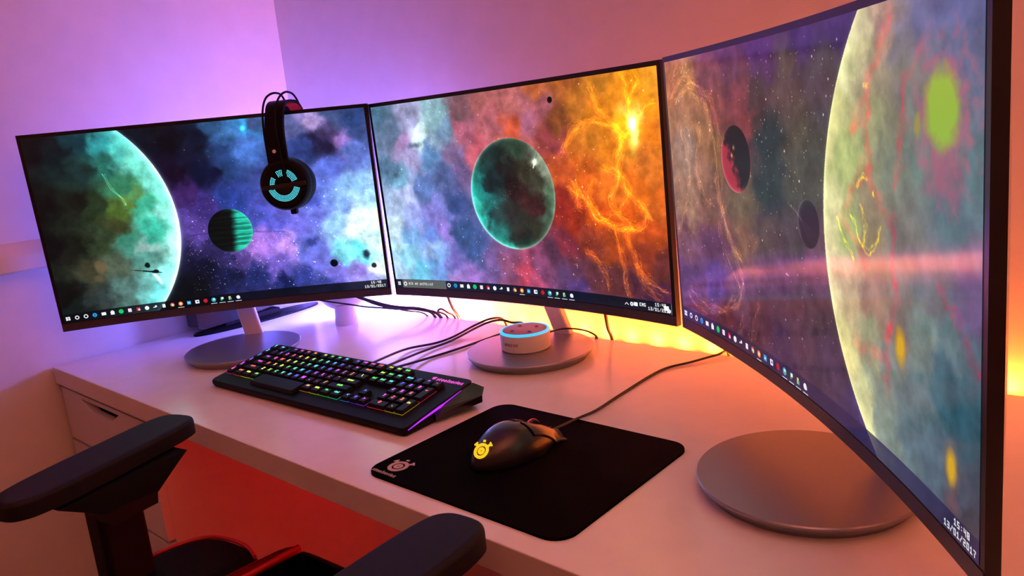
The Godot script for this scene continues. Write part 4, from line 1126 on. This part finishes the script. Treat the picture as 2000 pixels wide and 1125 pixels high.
# colours known at scattered places, spread smoothly over the picture
func spread(ctl: Array) -> PackedByteArray:
	var n := ctl.size() / 5
	var gw := 112
	var gh := 63
	var by := PackedByteArray()
	by.resize(gw * gh * 3)
	var px := PackedFloat32Array()
	var py := PackedFloat32Array()
	for k in n:
		px.append(ctl[k * 5] / 1000.0 * 16.0)
		py.append(ctl[k * 5 + 1] / 1000.0 * 9.0)
	for y in gh:
		var v := (y + 0.5) / gh * 9.0
		for x in gw:
			var u := (x + 0.5) / gw * 16.0
			var s := 0.0
			var r := 0.0
			var g := 0.0
			var b := 0.0
			for k in n:
				var dx := px[k] - u
				var dy := py[k] - v
				var d := dx * dx + dy * dy + 0.012
				var wt := 1.0 / (d * d)
				s += wt
				r += wt * ctl[k * 5 + 2]
				g += wt * ctl[k * 5 + 3]
				b += wt * ctl[k * 5 + 4]
			var i := (y * gw + x) * 3
			by[i] = int(r / s)
			by[i + 1] = int(g / s)
			by[i + 2] = int(b / s)
	var im := Image.create_from_data(gw, gh, false, Image.FORMAT_RGB8, by)
	im.resize(PW, PH, Image.INTERPOLATE_CUBIC)
	return im.get_data()

# sky with a large planet in it. rim: colour, width, and how much of it each side gets
func backdrop(sky: Array, world: Array, cx: float, cy: float, r: float, rim: Color, rim_w: float, rim_dir: Vector2, rim_all: float, sd: int, sky_amp: float, world_amp: float) -> Canvas:
	var c := Canvas.new(PW, PH)
	var a := spread(sky)
	var b := spread(world)
	var wa := noise_bytes(0.010, sd, 7)
	var wb := noise_bytes(0.010, sd + 1, 7)
	var fine := noise_bytes(0.016, sd + 2, 7)
	var vein := noise_bytes(0.010, sd + 3, 5, true)
	var buf := c.c
	for y in PH:
		var v := (y + 0.5) / PH
		for x in PW:
			var i := y * PW + x
			var du := ((x + 0.5) / PW - cx) / r
			var dv := (v - cy) * 0.5625 / r
			var q := sqrt(du * du + dv * dv)
			var sx := clampi(x + (wa[i] - 128) * 24 / 100, 0, PW - 1)
			var sy := clampi(y + (wb[i] - 128) * 24 / 100, 0, PH - 1)
			var s := (sy * PW + sx) * 3
			var o := i * 3
			var lift := 1.0
			var src := a
			if q < 1.0:
				src = b
				lift = 1.0 + world_amp * ((fine[i] - 128) / 128.0 + (vein[i] - 110) / 200.0)
			else:
				lift = 1.0 + sky_amp * ((fine[i] - 128) / 128.0 + (vein[i] - 110) / 160.0)
			var rr := src[s] * lift
			var gg := src[s + 1] * lift
			var bb := src[s + 2] * lift
			var side := (du * rim_dir.x + dv * rim_dir.y) / maxf(q, 0.01)
			var e := 0.0
			if q < 1.0: e = exp(-(1.0 - q) / rim_w)
			else: e = 0.5 * exp(-(q - 1.0) / (rim_w * 0.4))
			if e > 0.004:
				e *= clampf(rim_all + (1.0 - rim_all) * side, 0.0, 1.0)
				rr += rim.r * 255.0 * e
				gg += rim.g * 255.0 * e
				bb += rim.b * 255.0 * e
			buf[o] = rr
			buf[o + 1] = gg
			buf[o + 2] = bb
	c.c = buf
	return c

func stars(c: Canvas, n: int, sd: int, u0: float, v0: float, u1: float, v1: float, avoid: Array, most := 0.9) -> void:
	var g := RandomNumberGenerator.new()
	g.seed = sd
	for k in n:
		var u := g.randf_range(u0, u1)
		var v := g.randf_range(v0, v1)
		var size := g.randf_range(0.7, 1.2) + (0.9 if g.randf() < 0.14 else 0.0)
		var bright := g.randf_range(0.15, most)
		var inside := false
		for p in avoid:
			if Vector2(u - p[0], (v - p[1]) * 0.5625).length() < p[2] * 1.02: inside = true
		if not inside: c.dab(u * PW, v * PH, size, Color(1, 0.95, 0.92), bright)

func stroke(c: Canvas, line: Array, col: Color, k: float, rad: float, jitter: float, copies: int, sd: int, wander := 0.0) -> void:
	var g := RandomNumberGenerator.new()
	g.seed = sd
	var f := FastNoiseLite.new()
	f.seed = sd
	f.frequency = 0.02
	f.fractal_octaves = 4
	for q in copies:
		var pts := []
		for p in line: pts.append(Vector2(p.x * PW + g.randfn(0, jitter), p.y * PH + g.randfn(0, jitter)))
		for i in pts.size() - 1:
			var a: Vector2 = pts[maxi(i - 1, 0)]
			var d: Vector2 = pts[mini(i + 2, pts.size() - 1)]
			var n := int(maxf(2, pts[i].distance_to(pts[i + 1]) / (rad * 1.1)))
			for s in n:
				var p: Vector2 = pts[i].cubic_interpolate(pts[i + 1], a, d, float(s) / n)
				if wander > 0.0: p += Vector2(f.get_noise_3d(p.x, p.y, q * 9.0), f.get_noise_3d(p.x + 500.0, p.y, q * 9.0)) * wander
				c.dab(p.x, p.y, rad, col, k * g.randf_range(0.5, 1.0))

# patch with a ragged edge
func blotch(c: Canvas, u: float, v: float, ru: float, rv: float, col: Color, a: float, soft: float, sd: int, rough := 0.35) -> void:
	var f := FastNoiseLite.new()
	f.seed = sd
	f.frequency = 0.03
	f.fractal_octaves = 4
	for y in range(int((v - rv * 1.6) * PH), int((v + rv * 1.6) * PH)):
		for x in range(int((u - ru * 1.6) * PW), int((u + ru * 1.6) * PW)):
			var d := Vector2((float(x) / PW - u) / ru, (float(y) / PH - v) / rv).length() + rough * f.get_noise_2d(x, y)
			c.mix(x, y, col.r * 255, col.g * 255, col.b * 255, a * clampf((1.0 - d) / soft, 0.0, 1.0))

func small_world(c: Canvas, u: float, v: float, r: float, dark: Color, light: Color, from: float, stripes: float, edge: Color, lit: Vector2, sd: int) -> void:
	var f := FastNoiseLite.new()
	f.seed = sd
	f.frequency = 0.035
	f.fractal_octaves = 4
	var n := int(r * PW) + 2
	for j in range(-n, n + 1):
		for i in range(-n, n + 1):
			var p := Vector2(i, j) / (r * PW)
			var q := p.length()
			var cover := clampf((1.0 - q) * r * PW, 0.0, 1.0)
			if cover <= 0.0: continue
			var t := smoothstep(from - 0.12, from + 0.3, p.dot(lit) + 0.3 * f.get_noise_2d(i, j) * (1.0 - stripes))
			var col := dark.lerp(light, t)
			if stripes > 0.0: col = col * (1.0 + stripes * 0.35 * sin(p.y * 26.0 + 3.0 * f.get_noise_2d(i * 0.2, j * 1.5)))
			var e := exp(-(1.0 - q) / 0.06) * clampf(p.dot(lit) + 0.35, 0.0, 1.0)
			col = col.lerp(edge, e * 0.8)
			c.mix(int(u * PW) + i, int(v * PH) + j, col.r * 255, col.g * 255, col.b * 255, cover)

func write(c: Canvas, text: String, x: float, y: float, s: int, col: Color) -> void:
	for ch in text:
		if GLYPHS.has(ch):
			for row in 5:
				for k in 3:
					if GLYPHS[ch][row] & (4 >> k): c.rect(x + k * s, y + row * s, x + (k + 1) * s, y + (row + 1) * s, col)
		x += (4 if ch != " " else 3) * s

func icon(c: Canvas, k: int, x: float, y: float, s: float) -> void:
	var white := Color(0.95, 0.95, 0.97)
	match k:
		0:
			for q in [[-1, -1], [0, -1], [-1, 0], [0, 0]]: c.rect(x + q[0] * s * 0.48 + 0.5, y + q[1] * s * 0.48 + 0.5, x + (q[0] + 1) * s * 0.48 - 0.5, y + (q[1] + 1) * s * 0.48 - 0.5, white)
		1: c.disc(x, y, s * 0.26, s * 0.48, white)
		2: c.disc(x, y, s * 0.28, s * 0.5, white)
		3:
			c.disc(x, y, s * 0.2, s * 0.5, Color(0.15, 0.6, 0.9))
			c.rect(x - s * 0.4, y - 1, x + s * 0.5, y + 1, Color(0.15, 0.6, 0.9))
		4: c.rect(x - s * 0.5, y - s * 0.35, x + s * 0.5, y + s * 0.4, white)
		5:
			c.rect(x - s * 0.42, y - s * 0.3, x + s * 0.42, y + s * 0.5, white)
			c.disc(x, y - s * 0.28, s * 0.12, s * 0.3, white)
		6: c.disc(x, y, 0, s * 0.55, Color(0.1, 0.78, 0.4))
		7: c.rect(x - s * 0.42, y - s * 0.42, x + s * 0.42, y + s * 0.42, Color(0.95, 0.85, 0.92))
		8:
			c.rect(x - s * 0.4, y - s * 0.45, x + s * 0.4, y + s * 0.45, Color(0.85, 0.12, 0.2))
			c.rect(x - s * 0.1, y - s * 0.1, x + s * 0.4, y + s * 0.4, Color(0.98, 0.8, 0.85))
		9: c.disc(x, y, 0, s * 0.5, white)
		10:
			c.disc(x, y, 0, s * 0.5, Color(0.12, 0.14, 0.2))
			c.disc(x + s * 0.15, y - s * 0.1, 0, s * 0.26, white)
			c.rect(x - s * 0.5, y, x, y + s * 0.2, white)
		11: c.rect(x - s * 0.34, y - s * 0.42, x + s * 0.34, y + s * 0.42, white)
		12:
			c.disc(x, y, 0, s * 0.5, Color(0.85, 0.3, 0.22))
			c.rect(x - s * 0.4, y, x, y + s * 0.4, Color(0.2, 0.65, 0.3))
			c.rect(x, y, x + s * 0.4, y + s * 0.35, Color(0.95, 0.8, 0.2))
			c.disc(x, y, 0, s * 0.22, Color(0.85, 0.9, 1.0))
		13:
			c.disc(x, y, 0, s * 0.52, Color(0.95, 0.5, 0.15))
			c.disc(x, y, 0, s * 0.26, Color(0.95, 0.9, 0.85))
		14:
			c.rect(x - s * 0.45, y - s * 0.42, x + s * 0.45, y + s * 0.42, Color(0.2, 0.62, 0.85))
			c.rect(x - s * 0.3, y - s * 0.1, x + s * 0.3, y + s * 0.15, Color(0.7, 0.88, 0.95))
		15:
			c.rect(x - s * 0.45, y - s * 0.42, x + s * 0.45, y + s * 0.42, white)
			c.rect(x - s * 0.1, y - s * 0.25, x + s * 0.3, y + s * 0.2, Color(0.3, 0.4, 0.75))
		16: c.disc(x, y, 0, s * 0.5, Color(0.75, 0.12, 0.16))
		17:
			c.disc(x, y, 0, s * 0.54, Color(0.2, 0.68, 0.72))
			c.disc(x + s * 0.1, y - s * 0.1, 0, s * 0.22, white)
		18:
			c.rect(x - s * 0.3, y - s * 0.45, x + s * 0.1, y + s * 0.45, Color(0.2, 0.7, 0.4))
			c.rect(x - s * 0.1, y - s * 0.4, x + s * 0.4, y + s * 0.1, white)
		19:
			c.rect(x - s * 0.35, y - s * 0.45, x + s * 0.2, y + s * 0.45, Color(0.85, 0.85, 0.4))
			c.rect(x - s * 0.1, y - s * 0.1, x + s * 0.35, y + s * 0.45, Color(0.3, 0.65, 0.65))
		20:
			c.disc(x, y, 0, s * 0.44, white)
			c.disc(x + s * 0.3, y + s * 0.2, 0, s * 0.2, white)

func taskbar(c: Canvas, first: float, last: float, from: int, bar: Color, alpha: float) -> void:
	var y0 := 0.952 * PH
	c.rect(0, y0, PW, PH, bar, alpha)
	var n := 20 - from
	for k in n + 1:
		var x := lerpf(first, last, float(k) / n) * PW
		icon(c, from + k, x, 0.976 * PH, 15.0)
		if k + from in [13, 17, 18, 19, 20]: c.rect(x - 11, PH - 3, x + 11, PH - 1, Color(0.85, 0.92, 0.98))
	write(c, "15:48", PW * 0.948, 0.957 * PH, 2, Color(0.9, 0.9, 0.9))
	write(c, "13/01/2017", PW * 0.926, 0.979 * PH, 2, Color(0.9, 0.9, 0.9))

func left_picture() -> Image:
	var c := backdrop(LEFT_SKY, LEFT_PLANET, -0.010, 0.513, 0.396, Color(0.62, 0.8, 0.76), 0.026, Vector2(1, 0.05), 0.0, 11, 0.2, 0.2)
	var avoid := [[-0.01, 0.513, 0.396], [0.5345, 0.595, 0.0687]]
	stars(c, 420, 3, 0.36, 0.4, 1.0, 0.95, avoid)
	stars(c, 220, 4, 0.4, 0.62, 0.75, 0.92, avoid)
	stars(c, 60, 5, 0.36, 0.02, 1.0, 0.5, avoid, 0.6)
	c.dab(0.625 * PW, 0.048 * PH, 7, Color(0.1, 0.75, 0.95), 0.9)
	# ringed small planet
	for q in [[0.41, 0.598, 0.49, 0.597], [0.57, 0.603, 0.70, 0.627], [0.57, 0.609, 0.70, 0.632]]:
		for s in 90:
			var t := s / 89.0
			c.mix(int(lerpf(q[0], q[2], t) * PW), int(lerpf(q[1], q[3], t) * PH), 12, 12, 40, 0.55)
			c.mix(int(lerpf(q[0], q[2], t) * PW), int(lerpf(q[1], q[3], t) * PH) + 1, 12, 12, 40, 0.4)
	small_world(c, 0.5345, 0.595, 0.0687, Color(0.03, 0.06, 0.06), Color(0.13, 0.66, 0.56), 0.1, 0.8, Color(0.35, 0.9, 0.8), Vector2(1, 0.1), 21)
	small_world(c, 0.839, 0.834, 0.0125, Color(0.03, 0.05, 0.09), Color(0.05, 0.09, 0.14), 0.5, 0.0, Color(0.1, 0.25, 0.4), Vector2(0.7, -0.7), 22)
	# rocks and their dust
	blotch(c, 0.135, 0.715, 0.022, 0.045, Color(0.42, 0.37, 0.27), 0.9, 0.5, 31)
	blotch(c, 0.125, 0.775, 0.017, 0.03, Color(0.36, 0.33, 0.25), 0.8, 0.6, 32)
	blotch(c, 0.78, 0.70, 0.03, 0.04, Color(0.12, 0.16, 0.42), 0.65, 0.7, 33)
	blotch(c, 0.945, 0.80, 0.014, 0.03, Color(0.1, 0.1, 0.22), 0.85, 0.6, 34)
	blotch(c, 0.965, 0.865, 0.010, 0.018, Color(0.06, 0.07, 0.12), 0.9, 0.4, 35)
	blotch(c, 0.87, 0.19, 0.06, 0.09, Color(0.07, 0.06, 0.15), 0.6, 0.9, 36)
	# ship with its exhaust
	for s in 100:
		var t := s / 99.0
		var th := 1.0 + 6.0 * t if t < 0.75 else 5.5 - 14.0 * (t - 0.75)
		for k in range(-6, 7):
			if absf(k) <= th * 0.6: c.mix(int((0.218 + 0.088 * t) * PW), int((0.752 + 0.034 * t) * PH) + k, 12, 16, 20, 0.95)
	blotch(c, 0.268, 0.738, 0.009, 0.017, Color(0.05, 0.07, 0.08), 0.95, 0.3, 40)
	blotch(c, 0.287, 0.776, 0.011, 0.013, Color(0.05, 0.06, 0.07), 0.95, 0.3, 39)
	stroke(c, [Vector2(0.283, 0.79), Vector2(0.294, 0.82), Vector2(0.298, 0.85)], Color(0.9, 1, 1), 0.28, 5, 1.0, 2, 41)
	blotch(c, 0.26, 0.62, 0.03, 0.06, Color(0.62, 0.76, 0.74), 0.35, 1.0, 42)
	stroke(c, [Vector2(0.20, 0.22), Vector2(0.215, 0.30), Vector2(0.235, 0.36), Vector2(0.245, 0.40)], Color(0.5, 0.8, 0.6), 0.16, 1.5, 4.0, 4, 43)
	taskbar(c, 0.0123, 0.5201, 0, Color(0.03, 0.04, 0.07), 0.82)
	return c.image()

func centre_picture() -> Image:
	var c := backdrop(CENTRE_SKY, CENTRE_PLANET, 0.501, 0.496, 0.1514, Color(0.6, 0.78, 0.68), 0.03, Vector2(-0.6, 0.5), 0.55, 51, 0.17, 0.25)
	var avoid := [[0.501, 0.496, 0.1514]]
	var i := 0
	for f in FILAMENTS:
		stroke(c, f, Color(0.6, 0.3, 0.03), 0.2, 1.0, 6.0, 12, 60 + i, 14.0)
		stroke(c, f, Color(0.5, 0.24, 0.05), 0.09, 6.0, 8.0, 3, 90 + i, 14.0)
		i += 1
	c.dab(0.9194 * PW, 0.2131 * PH, 14, Color(1, 0.95, 0.7), 1.2)
	c.dab(0.9194 * PW, 0.2131 * PH, 40, Color(0.7, 0.5, 0.05), 0.5)
	c.dab(0.15 * PW, 0.16 * PH, 22, Color(0.5, 0.6, 0.65), 0.45)
	blotch(c, 0.15, 0.22, 0.04, 0.02, Color(0.12, 0.2, 0.3), 0.6, 0.8, 71)
	stars(c, 330, 8, 0.0, 0.0, 1.0, 0.95, avoid, 0.75)
	stars(c, 160, 9, 0.5, 0.3, 0.8, 0.95, avoid, 0.95)
	stars(c, 60, 10, 0.33, 0.5, 0.5, 0.9, avoid)
	# dust trail and flash on the planet
	var g := RandomNumberGenerator.new()
	g.seed = 77
	for k in 170:
		var t := g.randf()
		c.dab((lerpf(0.42, 0.60, t) + g.randfn(0, 0.01)) * PW, (lerpf(0.56, 0.36, t) + g.randfn(0, 0.015)) * PH, 0.8, Color(0.8, 0.75, 0.65), g.randf_range(0.1, 0.6))
	c.dab(0.592 * PW, 0.347 * PH, 9, Color(0.8, 0.8, 0.72), 0.9)
	stroke(c, [Vector2(0.596, 0.335), Vector2(0.585, 0.375)], Color(0.9, 0.9, 0.8), 0.3, 2.5, 0.5, 2, 79)
	for k in 26: c.mix(int(0.597 * PW) + k / 2, int(0.335 * PH) - k, 10, 14, 14, 0.9)
	blotch(c, 0.46, 0.60, 0.045, 0.16, Color(0.2, 0.2, 0.2), 0.4, 1.0, 72)
	small_world(c, 0.665, 0.076, 0.0085, Color(0.04, 0.05, 0.05), Color(0.08, 0.08, 0.07), 0.5, 0.0, Color(0.5, 0.4, 0.25), Vector2(0.7, 0.7), 73)
	taskbar(c, 0.2152, 0.6757, 2, Color(0.05, 0.075, 0.13), 0.88)
	c.rect(0, 0.952 * PH, 0.024 * PW, PH, Color(0.10, 0.12, 0.2))
	icon(c, 0, 0.012 * PW, 0.976 * PH, 14)
	c.rect(0.026 * PW, 0.954 * PH, 0.203 * PW, PH, Color(0.36, 0.38, 0.38))
	c.disc(0.037 * PW, 0.977 * PH, 4, 8, Color(0.95, 0.95, 0.95))
	write(c, "Ask me anything", 0.05 * PW, 0.968 * PH, 2, Color(0.85, 0.86, 0.86))
	write(c, "ENG", PW * 0.900, 0.966 * PH, 2, Color(1, 1, 1))
	c.disc(0.875 * PW, 0.977 * PH, 2, 6, Color(1, 1, 1))
	c.rect(0.882 * PW, 0.968 * PH, 0.894 * PW, 0.985 * PH, Color(1, 1, 1))
	for k in 6:
		c.rect(0.853 * PW + k, 0.972 * PH + 6 - k, 0.853 * PW + k + 2, 0.972 * PH + 8 - k, Color(1, 1, 1))
		c.rect(0.853 * PW + 12 - k, 0.972 * PH + 6 - k, 0.853 * PW + 14 - k, 0.972 * PH + 8 - k, Color(1, 1, 1))
	c.rect(0.975 * PW, 0.964 * PH, 0.99 * PW, 0.985 * PH, Color(1, 1, 1))
	c.disc(0.99 * PW, 0.986 * PH, 0, 6, Color(0.9, 0.9, 0.9))
	c.rect(0.9965 * PW, 0.953 * PH, 0.9985 * PW, PH, Color(0.5, 0.5, 0.5))
	return c.image()

func right_picture() -> Image:
	var c := backdrop(RIGHT_SKY, RIGHT_PLANET, 0.978, 0.478, 0.3669, Color(0.25, 0.25, 0.18), 0.03, Vector2(-1, 0), 0.2, 101, 0.2, 0.14)  # sky and planet colours also hold the washed-out reflection on the glass
	var avoid := [[0.978, 0.478, 0.3669], [0.292, 0.348, 0.0608], [0.559, 0.498, 0.0373]]
	var i := 0
	for f in WISPS:
		stroke(c, f, Color(0.5, 0.32, 0.16), 0.13, 1.1, 6.0, 12, 110 + i, 14.0)
		i += 1
	stars(c, 420, 12, 0.0, 0.02, 0.7, 0.95, avoid, 0.7)
	stars(c, 130, 13, 0.35, 0.05, 0.66, 0.5, avoid, 0.9)
	for f in CRACKS:
		stroke(c, f, Color(0.5, -0.22, -0.12), 0.08, 6.0, 3.0, 4, 130 + i, 24.0)
		stroke(c, f, Color(0.5, -0.2, -0.1), 0.12, 2.0, 2.0, 2, 230 + i, 24.0)
		i += 1
	for f in LAVA:
		stroke(c, f, Color(0.6, 0.5, -0.15), 0.24, 1.8, 1.5, 3, 150 + i, 14.0)
		i += 1
	# green and yellow oval patches with pinkish halos
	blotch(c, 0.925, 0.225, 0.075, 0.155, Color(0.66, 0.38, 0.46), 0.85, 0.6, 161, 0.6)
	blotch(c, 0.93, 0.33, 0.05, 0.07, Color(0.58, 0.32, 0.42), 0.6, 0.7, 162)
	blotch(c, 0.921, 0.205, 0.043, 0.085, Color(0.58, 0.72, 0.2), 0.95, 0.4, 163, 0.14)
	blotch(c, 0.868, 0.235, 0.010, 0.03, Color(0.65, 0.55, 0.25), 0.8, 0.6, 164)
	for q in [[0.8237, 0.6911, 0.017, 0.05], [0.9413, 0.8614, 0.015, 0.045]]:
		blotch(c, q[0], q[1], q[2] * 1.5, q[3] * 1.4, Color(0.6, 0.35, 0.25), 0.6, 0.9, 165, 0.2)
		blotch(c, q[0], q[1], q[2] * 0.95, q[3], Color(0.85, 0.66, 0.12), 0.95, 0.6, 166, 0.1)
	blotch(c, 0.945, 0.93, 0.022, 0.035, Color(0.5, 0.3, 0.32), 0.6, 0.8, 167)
	# planet of embers, ringed moon
	small_world(c, 0.292, 0.348, 0.0608, Color(0.08, 0.03, 0.06), Color(0.66, 0.14, 0.22), 0.12, 0.0, Color(0.95, 0.66, 0.62), Vector2(-0.75, 0.5), 171)
	for q in [[0.286, 0.31], [0.277, 0.335]]: c.dab(q[0] * PW, q[1] * PH, 5, Color(0.8, 0.6, 0.25), 0.8)
	small_world(c, 0.559, 0.498, 0.0373, Color(0.1, 0.08, 0.11), Color(0.16, 0.13, 0.18), 0.5, 0.0, Color(0.62, 0.58, 0.56), Vector2(-0.9, -0.3), 172)
	for k in 7: stroke(c, [Vector2(0.49 + k * 0.006, 0.455 + k * 0.002), Vector2(0.559, 0.505 + k * 0.006), Vector2(0.625 - k * 0.004, 0.553 + k * 0.004)], Color(0.55, 0.5, 0.45), 0.05, 1.0, 1.0, 2, 180 + k)
	# signature of the picture's maker, a scribble
	stroke(c, [Vector2(0.03, 0.07), Vector2(0.045, 0.035), Vector2(0.05, 0.03), Vector2(0.042, 0.055), Vector2(0.06, 0.045)], Color(0.6, 0.6, 0.65), 0.3, 0.9, 0.5, 1, 190)
	stroke(c, [Vector2(0.072, 0.028), Vector2(0.076, 0.05), Vector2(0.084, 0.03), Vector2(0.09, 0.05), Vector2(0.1, 0.02), Vector2(0.098, 0.05), Vector2(0.115, 0.04)], Color(0.6, 0.6, 0.65), 0.3, 0.9, 0.5, 1, 191)
	taskbar(c, 0.0123, 0.5241, 0, Color(0.13, 0.12, 0.28), 0.72)
	return c.image()
